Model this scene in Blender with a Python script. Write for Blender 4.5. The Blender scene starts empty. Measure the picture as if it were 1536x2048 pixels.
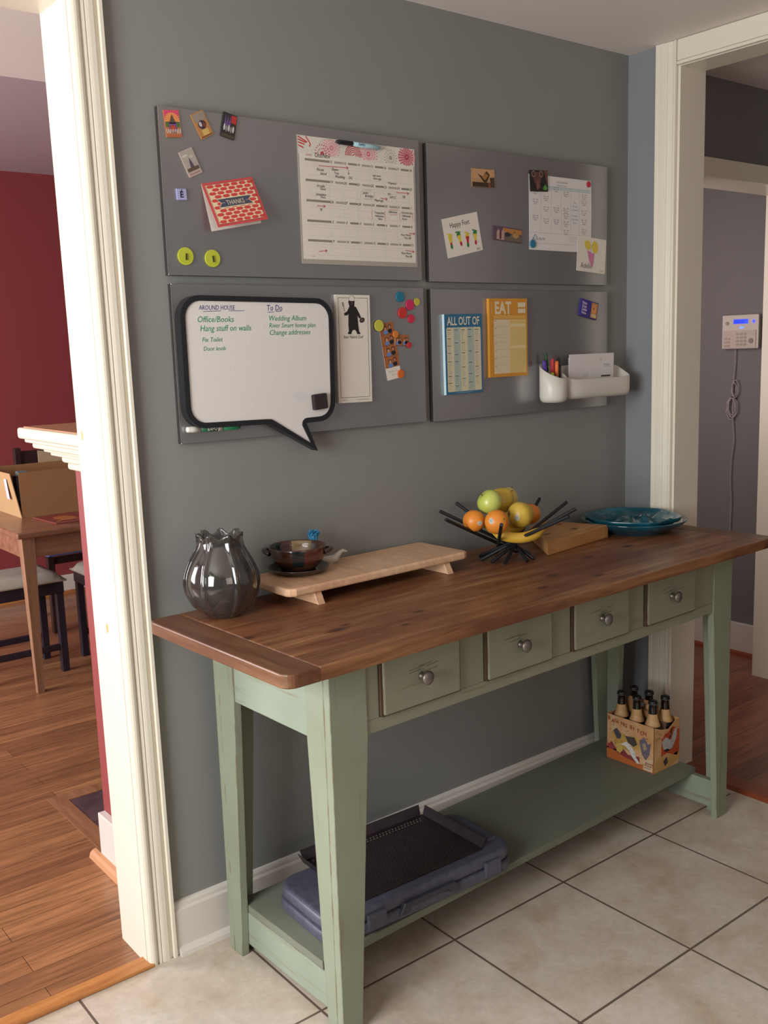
import bpy, bmesh, math, random
from mathutils import Matrix, Vector, Euler
random.seed(7)
sc = bpy.context.scene
COL = sc.collection
PI = math.pi
R = math.radians

# ------------------------------------------------------------------ camera, world, lights, exposure
cam = bpy.data.cameras.new('camera'); camo = bpy.data.objects.new('camera', cam); COL.objects.link(camo)
cam.sensor_fit = 'VERTICAL'; cam.sensor_height = 36.0; cam.lens = 1959.38 / 2048 * 36.0
cam.clip_start = 0.05; cam.clip_end = 60
def cam_axes(y, p, r):
    cy, sy, cp, sp, cr, sr = math.cos(y), math.sin(y), math.cos(p), math.sin(p), math.cos(r), math.sin(r)
    f = Vector((sy*cp, cy*cp, -sp)); rt = Vector((cy, -sy, 0)); up = rt.cross(f)
    return rt*cr+up*sr, -rt*sr+up*cr, f
r_, u_, f_ = cam_axes(0.6646, 0.1646, -0.0328)
camo.matrix_world = Matrix(((r_.x, u_.x, -f_.x, -1.0687), (r_.y, u_.y, -f_.y, -2.1687), (r_.z, u_.z, -f_.z, 1.5150), (0, 0, 0, 1)))
sc.camera = camo

w = bpy.data.worlds.new('world'); sc.world = w; w.use_nodes = True
nt = w.node_tree; bg = nt.nodes['Background']
sky = nt.nodes.new('ShaderNodeTexSky'); sky.sky_type = 'HOSEK_WILKIE'; sky.turbidity = 4; sky.sun_direction = (-0.7, -0.3, 0.6)
nt.links.new(sky.outputs[0], bg.inputs[0]); bg.inputs[1].default_value = 1.0

def area(name, loc, target, sx, sy, power, color):
    l = bpy.data.lights.new(name, 'AREA'); l.shape = 'RECTANGLE'; l.size = sx; l.size_y = sy; l.energy = power; l.color = color
    o = bpy.data.objects.new(name, l); COL.objects.link(o); o.location = loc
    o.rotation_euler = (Vector(target) - Vector(loc)).to_track_quat('-Z', 'Y').to_euler()
    return o
# daylight at the left window openings, plus unseen fill lights added to brighten
area('daylight_kitchen_left', (-2.40, -1.15, 1.50), (-0.2, -1.00, 1.15), 1.3, 1.3, 70, (0.945, 0.99, 1.0))
area('fill_kitchen_front', (-0.4, -4.15, 1.6), (0.0, 0.0, 1.0), 1.4, 1.1, 9, (1.0, 0.82, 0.68))  # weak warm fill added behind the camera
area('daylight_dining_left', (-2.55, 2.4, 1.5), (0.4, 2.6, 1.0), 1.6, 1.4, 120, (0.98, 0.96, 1.0))
area('fill_hall', (2.7, -2.35, 1.5), (2.9, 0.0, 1.2), 0.8, 1.6, 2.5, (1.0, 0.86, 0.82))  # added fill hanging in the hall, no window there
area('fill_alcove', (1.95, 0.62, 1.5), (3.1, 0.5, 1.2), 0.5, 1.4, 8.0, (1.0, 0.86, 0.82))  # fill added out of view to lift the black alcove, no lamp there
sc.view_settings.view_transform = 'Standard'; sc.view_settings.look = 'None'
sc.view_settings.gamma = 1; sc.view_settings.use_curve_mapping = False
sc.view_settings.exposure = 0.38

# ------------------------------------------------------------------ materials
def lin(c):
    if isinstance(c, str): c = tuple(int(c[i:i+2], 16) / 255 for i in (0, 2, 4))
    return tuple(((x/12.92) if x <= 0.04045 else ((x+0.055)/1.055)**2.4) for x in c)
_mc = {}
def newmat(name):
    m = bpy.data.materials.new(name); m.use_nodes = True
    return m, m.node_tree, m.node_tree.nodes['Principled BSDF']
def node(nt, t, **kw):
    n = nt.nodes.new(t)
    for k, v in kw.items():
        if k in ('inp',):
            for a, b in v.items(): n.inputs[a].default_value = b
        else: setattr(n, k, v)
    return n
def C(hexc, rough=0.6, metal=0.0, spec=0.5, coat=0.0, emit=0.0):
    key = (hexc, rough, metal, spec, coat, emit)
    if key in _mc: return _mc[key]
    m, nt, b = newmat('paint_' + hexc)
    col = lin(hexc)
    no = node(nt, 'ShaderNodeTexNoise', inp={'Scale': 60.0, 'Detail': 2.0})
    mx = node(nt, 'ShaderNodeMix', data_type='RGBA', inp={})
    mx.inputs[6].default_value = (*[c*0.93 for c in col], 1); mx.inputs[7].default_value = (*[min(1, c*1.05) for c in col], 1)
    nt.links.new(no.outputs['Fac'], mx.inputs[0]); nt.links.new(mx.outputs[2], b.inputs['Base Color'])
    b.inputs['Roughness'].default_value = rough; b.inputs['Metallic'].default_value = metal
    b.inputs['Specular IOR Level'].default_value = spec; b.inputs['Coat Weight'].default_value = coat
    if emit:
        b.inputs['Emission Color'].default_value = (*col, 1); b.inputs['Emission Strength'].default_value = emit
    _mc[key] = m
    return m
def ramp(nt, stops):
    r = nt.nodes.new('ShaderNodeValToRGB'); e = r.color_ramp.elements
    e[0].position, e[0].color = stops[0][0], (*lin(stops[0][1]), 1)
    e[1].position, e[1].color = stops[-1][0], (*lin(stops[-1][1]), 1)
    for p, c in stops[1:-1]:
        x = e.new(p); x.color = (*lin(c), 1)
    return r
def coords(nt, scale=(1, 1, 1), rot=(0, 0, 0), loc=(0, 0, 0)):
    t = nt.nodes.new('ShaderNodeTexCoord'); mp = nt.nodes.new('ShaderNodeMapping')
    mp.inputs['Scale'].default_value = scale; mp.inputs['Rotation'].default_value = rot; mp.inputs['Location'].default_value = loc
    nt.links.new(t.outputs['Object'], mp.inputs[0])
    return mp
def bump(nt, b, src, strength=0.1, dist=0.002):
    bp = nt.nodes.new('ShaderNodeBump'); bp.inputs['Strength'].default_value = strength; bp.inputs['Distance'].default_value = dist
    nt.links.new(src, bp.inputs['Height']); nt.links.new(bp.outputs[0], b.inputs['Normal'])
def wallpaint(name, c, rough=0.55, var=0.05, spec=0.4):
    m, nt, b = newmat(name); col = lin(c); mp = coords(nt)
    n1 = node(nt, 'ShaderNodeTexNoise', inp={'Scale': 1.7, 'Detail': 3.0}); n2 = node(nt, 'ShaderNodeTexNoise', inp={'Scale': 220.0, 'Detail': 2.0})
    nt.links.new(mp.outputs[0], n1.inputs[0]); nt.links.new(mp.outputs[0], n2.inputs[0])
    mx = node(nt, 'ShaderNodeMix', data_type='RGBA')
    mx.inputs[6].default_value = (*[x*(1-var) for x in col], 1); mx.inputs[7].default_value = (*[min(1, x*(1+var)) for x in col], 1)
    nt.links.new(n1.outputs['Fac'], mx.inputs[0]); nt.links.new(mx.outputs[2], b.inputs['Base Color'])
    b.inputs['Roughness'].default_value = rough; b.inputs['Specular IOR Level'].default_value = spec
    bump(nt, b, n2.outputs['Fac'], 0.12, 0.001)
    return m
def woodmat(name, stops, axis='X', scale=1.0, rough=0.45, knots=(), patch=None, spec=0.4, coat=0.0, stretch=14):
    m, nt, b = newmat(name)
    s = {'X': (1.0*scale, stretch*scale, stretch*scale), 'Y': (stretch*scale, 1.0*scale, stretch*scale), 'Z': (stretch*scale, stretch*scale, 1.0*scale)}[axis]
    mp = coords(nt, s)
    n1 = node(nt, 'ShaderNodeTexNoise', inp={'Scale': 2.2, 'Detail': 8.0, 'Roughness': 0.62, 'Distortion': 0.6})
    nt.links.new(mp.outputs[0], n1.inputs[0])
    rp = ramp(nt, stops); nt.links.new(n1.outputs['Fac'], rp.inputs[0]); out = rp.outputs[0]
    mp2 = coords(nt, tuple(x*4 for x in s))
    n3 = node(nt, 'ShaderNodeTexNoise', inp={'Scale': 5.0, 'Detail': 5.0, 'Roughness': 0.7}); nt.links.new(mp2.outputs[0], n3.inputs[0])
    mx = node(nt, 'ShaderNodeMix', data_type='RGBA', blend_type='MULTIPLY'); mx.inputs[0].default_value = 0.55
    r3 = node(nt, 'ShaderNodeMapRange', inp={1: 0.3, 2: 0.65, 3: 0.55, 4: 1.1}); nt.links.new(n3.outputs['Fac'], r3.inputs[0])
    nt.links.new(out, mx.inputs[6]); nt.links.new(r3.outputs[0], mx.inputs[7]); out = mx.outputs[2]
    if patch:
        mp4 = coords(nt, (1.6, 3.2, 3.2)); n4 = node(nt, 'ShaderNodeTexNoise', inp={'Scale': 2.0, 'Detail': 3.0}); nt.links.new(mp4.outputs[0], n4.inputs[0])
        r4 = node(nt, 'ShaderNodeMapRange', inp={1: 0.45, 2: 0.68, 3: 0.0, 4: 0.75}); nt.links.new(n4.outputs['Fac'], r4.inputs[0])
        m4 = node(nt, 'ShaderNodeMix', data_type='RGBA'); m4.inputs[7].default_value = (*lin(patch), 1)
        nt.links.new(r4.outputs[0], m4.inputs[0]); nt.links.new(out, m4.inputs[6]); out = m4.outputs[2]
    for (kx, ky, kr) in knots:
        mk = coords(nt, (1/(kr*2.1), 1/kr, 0.0), loc=(-kx/(kr*2.1), -ky/kr, 0))
        ln = node(nt, 'ShaderNodeVectorMath', operation='LENGTH'); nt.links.new(mk.outputs[0], ln.inputs[0])
        rk = node(nt, 'ShaderNodeMapRange', inp={1: 0.35, 2: 1.5, 3: 0.85, 4: 0.0}, interpolation_type='SMOOTHSTEP'); nt.links.new(ln.outputs['Value'], rk.inputs[0])
        m5 = node(nt, 'ShaderNodeMix', data_type='RGBA'); m5.inputs[7].default_value = (*lin('3a1a10'), 1)
        nt.links.new(rk.outputs[0], m5.inputs[0]); nt.links.new(out, m5.inputs[6]); out = m5.outputs[2]
    nt.links.new(out, b.inputs['Base Color'])
    b.inputs['Roughness'].default_value = rough; b.inputs['Specular IOR Level'].default_value = spec; b.inputs['Coat Weight'].default_value = coat
    bump(nt, b, n1.outputs['Fac'], 0.15, 0.002)
    return m
def plankfloor(name, c1, c2, c3, width=0.083, rough=0.3):
    m, nt, b = newmat(name); mp = coords(nt)
    br = node(nt, 'ShaderNodeTexBrick', offset=0.37, offset_frequency=2, inp={'Scale': 1.0, 'Mortar Size': 0.0008, 'Mortar Smooth': 0.1, 'Brick Width': 1.1, 'Row Height': width, 'Bias': 0.0})
    br.inputs['Color1'].default_value = (0, 0, 0, 1); br.inputs['Color2'].default_value = (1, 1, 1, 1); br.inputs['Mortar'].default_value = (0.5, 0.5, 0.5, 1)
    nt.links.new(mp.outputs[0], br.inputs[0])
    rp = ramp(nt, [(0.0, c1), (0.5, c2), (1.0, c3)]); nt.links.new(br.outputs['Color'], rp.inputs[0])
    mp2 = coords(nt, (2.2, 34, 1)); n = node(nt, 'ShaderNodeTexNoise', inp={'Scale': 2.0, 'Detail': 8.0, 'Roughness': 0.65, 'Distortion': 0.5})
    nt.links.new(mp2.outputs[0], n.inputs[0])
    r2 = node(nt, 'ShaderNodeMapRange', inp={1: 0.3, 2: 0.68, 3: 0.5, 4: 1.25}); nt.links.new(n.outputs['Fac'], r2.inputs[0])
    mx = node(nt, 'ShaderNodeMix', data_type='RGBA', blend_type='MULTIPLY'); mx.inputs[0].default_value = 1.0
    nt.links.new(rp.outputs[0], mx.inputs[6]); nt.links.new(r2.outputs[0], mx.inputs[7])
    m2 = node(nt, 'ShaderNodeMix', data_type='RGBA'); m2.inputs[7].default_value = (*lin('3a2014'), 1)
    nt.links.new(br.outputs['Fac'], m2.inputs[0]); nt.links.new(mx.outputs[2], m2.inputs[6]); nt.links.new(m2.outputs[2], b.inputs['Base Color'])
    b.inputs['Roughness'].default_value = rough; b.inputs['Specular IOR Level'].default_value = 0.45
    bump(nt, b, n.outputs['Fac'], 0.08, 0.001)
    return m
def tilefloor(grout=0.0035):
    m, nt, b = newmat('beige_tile'); S = 0.4196
    mp = coords(nt, (1, 1, 1), loc=(-0.063 + 0.0035, 0.428 + 0.0035, 0))
    br = node(nt, 'ShaderNodeTexBrick', offset=0.0, offset_frequency=1, squash=1.0, inp={'Scale': 1.0, 'Mortar Size': grout, 'Mortar Smooth': 0.2, 'Brick Width': S, 'Row Height': S, 'Bias': 0.0})
    nt.links.new(mp.outputs[0], br.inputs[0])
    n = node(nt, 'ShaderNodeTexNoise', inp={'Scale': 7.0, 'Detail': 9.0, 'Roughness': 0.6, 'Distortion': 0.4}); n2 = node(nt, 'ShaderNodeTexNoise', inp={'Scale': 45.0, 'Detail': 6.0, 'Roughness': 0.7})
    nt.links.new(mp.outputs[0], n.inputs[0]); nt.links.new(mp.outputs[0], n2.inputs[0])
    rp = ramp(nt, [(0.30, 'b39f8a'), (0.45, 'c0b09e'), (0.6, 'c8bcae')]); nt.links.new(n.outputs['Fac'], rp.inputs[0])
    r2 = node(nt, 'ShaderNodeMapRange', inp={1: 0.35, 2: 0.65, 3: 0.9, 4: 1.06}); nt.links.new(n2.outputs['Fac'], r2.inputs[0])
    mx = node(nt, 'ShaderNodeMix', data_type='RGBA', blend_type='MULTIPLY'); mx.inputs[0].default_value = 1.0
    nt.links.new(rp.outputs[0], mx.inputs[6]); nt.links.new(r2.outputs[0], mx.inputs[7])
    m2 = node(nt, 'ShaderNodeMix', data_type='RGBA'); m2.inputs[7].default_value = (*lin('66564c'), 1)
    nt.links.new(br.outputs['Fac'], m2.inputs[0]); nt.links.new(mx.outputs[2], m2.inputs[6]); nt.links.new(m2.outputs[2], b.inputs['Base Color'])
    b.inputs['Roughness'].default_value = 0.34; b.inputs['Specular IOR Level'].default_value = 0.45
    inv = node(nt, 'ShaderNodeMath', operation='SUBTRACT'); inv.inputs[0].default_value = 1.0; nt.links.new(br.outputs['Fac'], inv.inputs[1])
    bump(nt, b, inv.outputs[0], 0.5, 0.002)
    return m
def distressed(name, base, light, axis='Z'):
    m, nt, b = newmat(name)
    s = {'X': (2, 40, 40), 'Z': (40, 40, 2), 'Y': (40, 2, 40)}[axis]
    mp = coords(nt, s); mo = coords(nt)
    n = node(nt, 'ShaderNodeTexNoise', inp={'Scale': 1.6, 'Detail': 7.0, 'Roughness': 0.6}); nt.links.new(mp.outputs[0], n.inputs[0])
    n2 = node(nt, 'ShaderNodeTexNoise', inp={'Scale': 5.0, 'Detail': 4.0}); nt.links.new(mo.outputs[0], n2.inputs[0])
    mx = node(nt, 'ShaderNodeMix', data_type='RGBA'); mx.inputs[6].default_value = (*lin(base), 1); mx.inputs[7].default_value = (*lin(light), 1)
    nt.links.new(n2.outputs['Fac'], mx.inputs[0])
    st = node(nt, 'ShaderNodeMapRange', inp={1: 0.60, 2: 0.72, 3: 0.0, 4: 0.45}); nt.links.new(n.outputs['Fac'], st.inputs[0])
    bv = node(nt, 'ShaderNodeBevel', samples=4); bv.inputs['Radius'].default_value = 0.006
    ge = nt.nodes.new('ShaderNodeNewGeometry')
    dt = node(nt, 'ShaderNodeVectorMath', operation='DOT_PRODUCT'); nt.links.new(bv.outputs[0], dt.inputs[0]); nt.links.new(ge.outputs['Normal'], dt.inputs[1])
    ed = node(nt, 'ShaderNodeMapRange', inp={1: 0.985, 2: 0.86, 3: 0.0, 4: 1.0}); nt.links.new(dt.outputs['Value'], ed.inputs[0])
    n5 = node(nt, 'ShaderNodeTexNoise', inp={'Scale': 16.0, 'Detail': 5.0}); nt.links.new(mo.outputs[0], n5.inputs[0])
    eg = node(nt, 'ShaderNodeMapRange', inp={1: 0.46, 2: 0.6, 3: 0.0, 4: 0.85}); nt.links.new(n5.outputs['Fac'], eg.inputs[0])
    mu = node(nt, 'ShaderNodeMath', operation='MULTIPLY'); nt.links.new(ed.outputs[0], mu.inputs[0]); nt.links.new(eg.outputs[0], mu.inputs[1])
    ad = node(nt, 'ShaderNodeMath', operation='MAXIMUM'); nt.links.new(mu.outputs[0], ad.inputs[0]); nt.links.new(st.outputs[0], ad.inputs[1])
    m2 = node(nt, 'ShaderNodeMix', data_type='RGBA'); m2.inputs[7].default_value = (*lin('74503a'), 1)
    nt.links.new(ad.outputs[0], m2.inputs[0]); nt.links.new(mx.outputs[2], m2.inputs[6]); nt.links.new(m2.outputs[2], b.inputs['Base Color'])
    b.inputs['Roughness'].default_value = 0.6; b.inputs['Specular IOR Level'].default_value = 0.35
    bump(nt, b, n.outputs['Fac'], 0.25, 0.0012)
    return m
def steel():
    m, nt, b = newmat('brushed_steel'); mp = coords(nt, (1, 1, 400))
    n = node(nt, 'ShaderNodeTexNoise', inp={'Scale': 3.0, 'Detail': 3.0}); nt.links.new(mp.outputs[0], n.inputs[0])
    rp = ramp(nt, [(0.3, '9c9a9a'), (0.7, 'a3a1a2')]); nt.links.new(n.outputs['Fac'], rp.inputs[0]); nt.links.new(rp.outputs[0], b.inputs['Base Color'])
    b.inputs['Metallic'].default_value = 0.75; b.inputs['Roughness'].default_value = 0.28
    bump(nt, b, n.outputs['Fac'], 0.03, 0.0002)
    return m
def glassmat(name, c, rough=0.02, trans=1.0, ior=1.45):
    m, nt, b = newmat(name)
    b.inputs['Base Color'].default_value = (*lin(c), 1); b.inputs['Roughness'].default_value = rough
    b.inputs['Transmission Weight'].default_value = trans; b.inputs['IOR'].default_value = ior
    return m
def noisy(name, stops, scale=20, rough=0.5, coat=0.0, detail=4, bumps=0.0, spec=0.5):
    m, nt, b = newmat(name); mp = coords(nt)
    n = node(nt, 'ShaderNodeTexNoise', inp={'Scale': float(scale), 'Detail': float(detail)}); nt.links.new(mp.outputs[0], n.inputs[0])
    rp = ramp(nt, stops); nt.links.new(n.outputs['Fac'], rp.inputs[0]); nt.links.new(rp.outputs[0], b.inputs['Base Color'])
    b.inputs['Roughness'].default_value = rough; b.inputs['Coat Weight'].default_value = coat; b.inputs['Specular IOR Level'].default_value = spec
    if bumps: bump(nt, b, n.outputs['Fac'], bumps, 0.001)
    return m

M_GREY = wallpaint('grey_wall_paint', '858480', 0.5)
M_GREYR = wallpaint('blue_grey_wall_paint', '848487', 0.5)
M_RED = wallpaint('red_wall_paint', '8a3d3d', 0.55)
M_CEIL = wallpaint('ceiling_paint', 'e6dcd6', 0.6)
M_TRIM = wallpaint('cream_trim_paint', 'e2d9c8', 0.28, 0.02, 0.5)
M_BASE = wallpaint('white_baseboard_paint', 'd3cbc2', 0.35, 0.03)
M_HALL = wallpaint('hall_wall_paint', '74706f', 0.55)
M_TILE = tilefloor(); M_TILEP = tilefloor(0.0)
M_FLOOR_D = plankfloor('oak_planks', '84593c', '946644', 'a2724c')
M_FLOOR_H = plankfloor('hall_planks', '7d4a36', '8c553e', '9a5f45')
M_OAK = woodmat('oak_strip', [(0.3, '9a6034'), (0.5, 'b87a44'), (0.7, 'c98e55')], 'X', 1.0, 0.35)
M_STEEL = steel()
M_SIDESHADE = C('3c3836', 0.45, 0.3)  # side colour darkened to stand for dark reflections in the steel
M_STEELEDGE = C('c8c2be', 0.25, 0.9)
KN = [(0.262, -0.392, 0.014), (0.30, -0.372, 0.007), (0.395, -0.47, 0.006), (0.49, -0.41, 0.009), (0.98, -0.40, 0.012), (1.06, -0.49, 0.012), (0.86, -0.47, 0.010), (1.22, -0.33, 0.012), (1.42, -0.32, 0.012), (0.08, -0.30, 0.012)]
M_TOP = woodmat('stained_pine', [(0.25, '4a2a18'), (0.42, '74482c'), (0.55, '8b5d3c'), (0.72, 'a67a50')], 'X', 1.0, 0.42, KN, '5a2418', 0.45, 0.05)
M_TOPY = woodmat('stained_pine_cross', [(0.25, '4a2e1e'), (0.45, '6b452c'), (0.6, '7c563a'), (0.75, '8c6a4c')], 'Y', 1.0, 0.42, (), '5a2a20', 0.45, 0.05)
M_GREEN = distressed('green_distressed_paint', '81856f', '919985', 'Z')
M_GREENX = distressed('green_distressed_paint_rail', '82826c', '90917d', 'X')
M_GREENY_LIT = distressed('green_distressed_paint_side_lit', '848b79', '949f8d', 'Y')  # side copy of the green tinted cooler, window light put into the colour
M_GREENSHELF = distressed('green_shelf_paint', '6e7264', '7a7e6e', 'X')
M_GAPSHADE = C('2a2219', 0.8)
M_PEWTER = C('8a827c', 0.42, 0.85)
M_MAPLE = woodmat('curly_maple', [(0.3, 'c99a78'), (0.5, 'd6ab88'), (0.7, 'deb897')], 'Y', 0.8, 0.4, (), None, 0.4, 0.1, 3)
M_BLOCK = woodmat('pine_block', [(0.3, 'a4713e'), (0.5, 'c08c55'), (0.7, 'd0a26c')], 'X', 1.2, 0.45, [(0.10, 0.07, 0.008), (0.22, 0.05, 0.009), (0.26, 0.13, 0.008), (0.16, 0.15, 0.008)], 'b07a48')
M_ROD = C('16161a', 0.45)
M_PAPER = C('dcd3c8', 0.7); M_PAPERW = C('d9d3d0', 0.7); M_INK = C('26222a', 0.6); M_INKL = C('8d8682', 0.7)
M_GREENINK = C('1f8a66', 0.6); M_BLUEINK = C('2c2f78', 0.6); M_REDINK = C('c0392f', 0.6); M_ORANGEINK = C('d8743a', 0.6)
M_WHITE = C('e2dcd4', 0.35)
M_CARD = C('a2784f', 0.85)

# ------------------------------------------------------------------ mesh builder
def rotz(a): return Matrix.Rotation(a, 4, 'Z')
def tr(x, y, z): return Matrix.Translation((x, y, z))
class MB:
    def __init__(s): s.v, s.f, s.m, s.s, s.mats = [], [], [], [], []
    def mi(s, mat):
        if mat not in s.mats: s.mats.append(mat)
        return s.mats.index(mat)
    def add(s, vs, fs, mat, T=None, smooth=False):
        o = len(s.v); k = s.mi(mat)
        for v in vs:
            v = Vector(v); s.v.append(T @ v if T is not None else v)
        for f in fs: s.f.append([o+i for i in f]); s.m.append(k); s.s.append(smooth)
        return s
    def bmadd(s, bm, mat, T=None, smooth=False):
        bm.verts.index_update()
        s.add([v.co.copy() for v in bm.verts], [[v.index for v in f.verts] for f in bm.faces], mat, T, smooth); bm.free(); return s
    def box(s, x0, x1, y0, y1, z0, z1, mat, bev=0.0, T=None, seg=2):
        x0, x1 = min(x0, x1), max(x0, x1); y0, y1 = min(y0, y1), max(y0, y1); z0, z1 = min(z0, z1), max(z0, z1)
        if not bev:
            vs = [(x, y, z) for z in (z0, z1) for y in (y0, y1) for x in (x0, x1)]
            return s.add(vs, [(0, 2, 3, 1), (4, 5, 7, 6), (0, 1, 5, 4), (2, 6, 7, 3), (0, 4, 6, 2), (1, 3, 7, 5)], mat, T)
        bm = bmesh.new(); bmesh.ops.create_cube(bm, size=1)
        for v in bm.verts: v.co = Vector(((x0+x1)/2 + v.co.x*(x1-x0), (y0+y1)/2 + v.co.y*(y1-y0), (z0+z1)/2 + v.co.z*(z1-z0)))
        bmesh.ops.bevel(bm, geom=bm.edges[:], offset=bev, segments=seg, affect='EDGES', profile=0.5)
        return s.bmadd(bm, mat, T)
    def prism(s, poly, z0, z1, mat, T=None, bev=0.0, seg=2, smooth=False):
        if bev:
            bm = bmesh.new(); vs = [bm.verts.new((p[0], p[1], z0)) for p in poly]; f = bm.faces.new(vs)
            r = bmesh.ops.extrude_face_region(bm, geom=[f]); nv = [g for g in r['geom'] if isinstance(g, bmesh.types.BMVert)]
            for v in nv: v.co.z = z1
            bmesh.ops.recalc_face_normals(bm, faces=bm.faces)
            ed = [e for e in bm.edges if abs(e.verts[0].co.z - e.verts[1].co.z) < 1e-7]
            bmesh.ops.bevel(bm, geom=ed, offset=bev, segments=seg, affect='EDGES', profile=0.5)
            return s.bmadd(bm, mat, T, smooth)
        n = len(poly); a = sum(poly[i][0]*poly[(i+1) % n][1] - poly[(i+1) % n][0]*poly[i][1] for i in range(n))
        if a < 0: poly = poly[::-1]
        vs = [(p[0], p[1], z0) for p in poly] + [(p[0], p[1], z1) for p in poly]
        fs = [list(range(n))[::-1], list(range(n, 2*n))] + [(i, (i+1) % n, n+(i+1) % n, n+i) for i in range(n)]
        return s.add(vs, fs, mat, T, smooth)
    def flat(s, poly, z, mat, T=None):
        n = len(poly); a = sum(poly[i][0]*poly[(i+1) % n][1] - poly[(i+1) % n][0]*poly[i][1] for i in range(n))
        if a < 0: poly = poly[::-1]
        return s.add([(p[0], p[1], z) for p in poly], [list(range(n))], mat, T)
    def rect(s, x0, y0, x1, y1, z, mat, T=None): return s.flat([(x0, y0), (x1, y0), (x1, y1), (x0, y1)], z, mat, T)
    def line(s, pts, wd, z, mat, T=None):
        for (a, b) in zip(pts, pts[1:]):
            d = Vector((b[0]-a[0], b[1]-a[1]))
            if d.length < 1e-9: continue
            d.normalize(); n = Vector((-d.y, d.x))*wd/2
            s.flat([(a[0]-n.x, a[1]-n.y), (b[0]-n.x, b[1]-n.y), (b[0]+n.x, b[1]+n.y), (a[0]+n.x, a[1]+n.y)], z, mat, T)
        return s
    def arrow(s, a, b, wd, z, mat, T=None, h=0.006):
        s.line([a, b], wd, z, mat, T); d = Vector((b[0]-a[0], b[1]-a[1])).normalized(); n = Vector((-d.y, d.x))
        s.line([(b[0]-d.x*h+n.x*h*.6, b[1]-d.y*h+n.y*h*.6), b, (b[0]-d.x*h-n.x*h*.6, b[1]-d.y*h-n.y*h*.6)], wd, z, mat, T)
    def lathe(s, prof, mat, n=32, T=None, smooth=True, close=False):
        vs, fs = [], []; k = len(prof)
        for i in range(n):
            a = 2*PI*i/n
            for (r, z) in prof: vs.append((r*math.cos(a), r*math.sin(a), z))
        rng = k if close else k-1
        for i in range(n):
            j = (i+1) % n
            for q in range(rng):
                q2 = (q+1) % k
                f = [i*k+q, j*k+q, j*k+q2, i*k+q2]
                if prof[q][0] < 1e-7: f = [i*k+q, j*k+q2, i*k+q2]
                elif prof[q2][0] < 1e-7: f = [i*k+q, j*k+q, i*k+q2]
                fs.append(f)
        return s.add(vs, fs, mat, T, smooth)
    def tube(s, pts, r, mat, n=10, T=None, closed=False, radii=None, smooth=True):
        pts = [Vector(p) for p in pts]; vs, fs = [], []; k = len(pts); up = None
        for i, p in enumerate(pts):
            if closed: t = pts[(i+1) % k] - pts[i-1]
            else: t = pts[min(i+1, k-1)] - pts[max(i-1, 0)]
            t.normalize()
            if up is None: up = Vector((0, 0, 1)) if abs(t.z) < 0.9 else Vector((1, 0, 0))
            a = t.cross(up).normalized(); b = a.cross(t).normalized(); up = b
            rr = radii[i] if radii else r
            for q in range(n):
                g = 2*PI*q/n; vs.append(p + a*rr*math.cos(g) + b*rr*math.sin(g))
        m = k if closed else k-1
        for i in range(m):
            j = (i+1) % k
            for q in range(n): fs.append((i*n+q, i*n+(q+1) % n, j*n+(q+1) % n, j*n+q))
        s.add(vs, fs, mat, T, smooth)
        if not closed: s.add(vs[:n], [list(range(n))[::-1]], mat, T); s.add(vs[-n:], [list(range(n))], mat, T)
        return s
    def ball(s, c, r, mat, T=None, sc=(1, 1, 1), n=20, fn=None):
        prof = [(math.sin(PI*i/n), -math.cos(PI*i/n)) for i in range(n+1)]; prof[0] = (0, -1); prof[-1] = (0, 1)
        if fn: prof = [fn(a, b) for a, b in prof]
        M = tr(*c) @ Matrix.Diagonal((r*sc[0], r*sc[1], r*sc[2], 1))
        return s.lathe(prof, mat, n+6, (T @ M) if T is not None else M)
    def ring(s, inner, outer, z0, z1, mat, T=None):
        n = len(inner); vs = [(p[0], p[1], z0) for p in inner] + [(p[0], p[1], z0) for p in outer] + [(p[0], p[1], z1) for p in inner] + [(p[0], p[1], z1) for p in outer]
        fs = []
        for i in range(n):
            j = (i+1) % n
            fs += [(2*n+i, 3*n+i, 3*n+j, 2*n+j), (n+i, n+j, 3*n+j, 3*n+i), (j, i, 2*n+i, 2*n+j), (i, j, n+j, n+i)]
        return s.add(vs, fs, mat, T)
    def text(s, txt, x, y, size, z, mat, T=None, align='LEFT', sx=1.0, shear=0.0, rot=0.0, fat=0.0):
        cu = bpy.data.curves.new('t', 'FONT'); cu.body = txt; cu.size = size; cu.align_x = align; cu.shear = shear; cu.resolution_u = 2; cu.offset = fat
        ob = bpy.data.objects.new('t', cu); COL.objects.link(ob)
        dg = bpy.context.evaluated_depsgraph_get(); me = ob.evaluated_get(dg).to_mesh()
        M = tr(x, y, z) @ rotz(rot) @ Matrix.Diagonal((sx, 1, 1, 1))
        if T is not None: M = T @ M
        s.add([v.co.copy() for v in me.vertices], [list(p.vertices) for p in me.polygons], mat, M)
        ob.evaluated_get(dg).to_mesh_clear(); bpy.data.objects.remove(ob); bpy.data.curves.remove(cu)
        return s
    def build(s, name, parent=None, M=None, solid=0):
        me = bpy.data.meshes.new(name); me.from_pydata([tuple(v) for v in s.v], [], s.f)
        for m in s.mats: me.materials.append(m)
        for p, k, sm in zip(me.polygons, s.m, s.s): p.material_index = k; p.use_smooth = sm
        me.update(); o = bpy.data.objects.new(name, me); COL.objects.link(o)
        if parent: o.parent = parent
        if M is not None:
            if parent: o.matrix_local = M
            else: o.matrix_world = M
        return o
def tag(o, label=None, cat=None, group=None, kind=None):
    if label: o['label'] = label
    if cat: o['category'] = cat
    if group: o['group'] = group
    if kind: o['kind'] = kind
    return o
def thing(name, M, label, cat, group=None):
    o = bpy.data.objects.new(name, None); o.empty_display_size = 0.05; COL.objects.link(o); o.matrix_world = M
    return tag(o, label, cat, group)
def struct(name, mb, M=None): return tag(mb.build(name, None, M), kind='structure')
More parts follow.
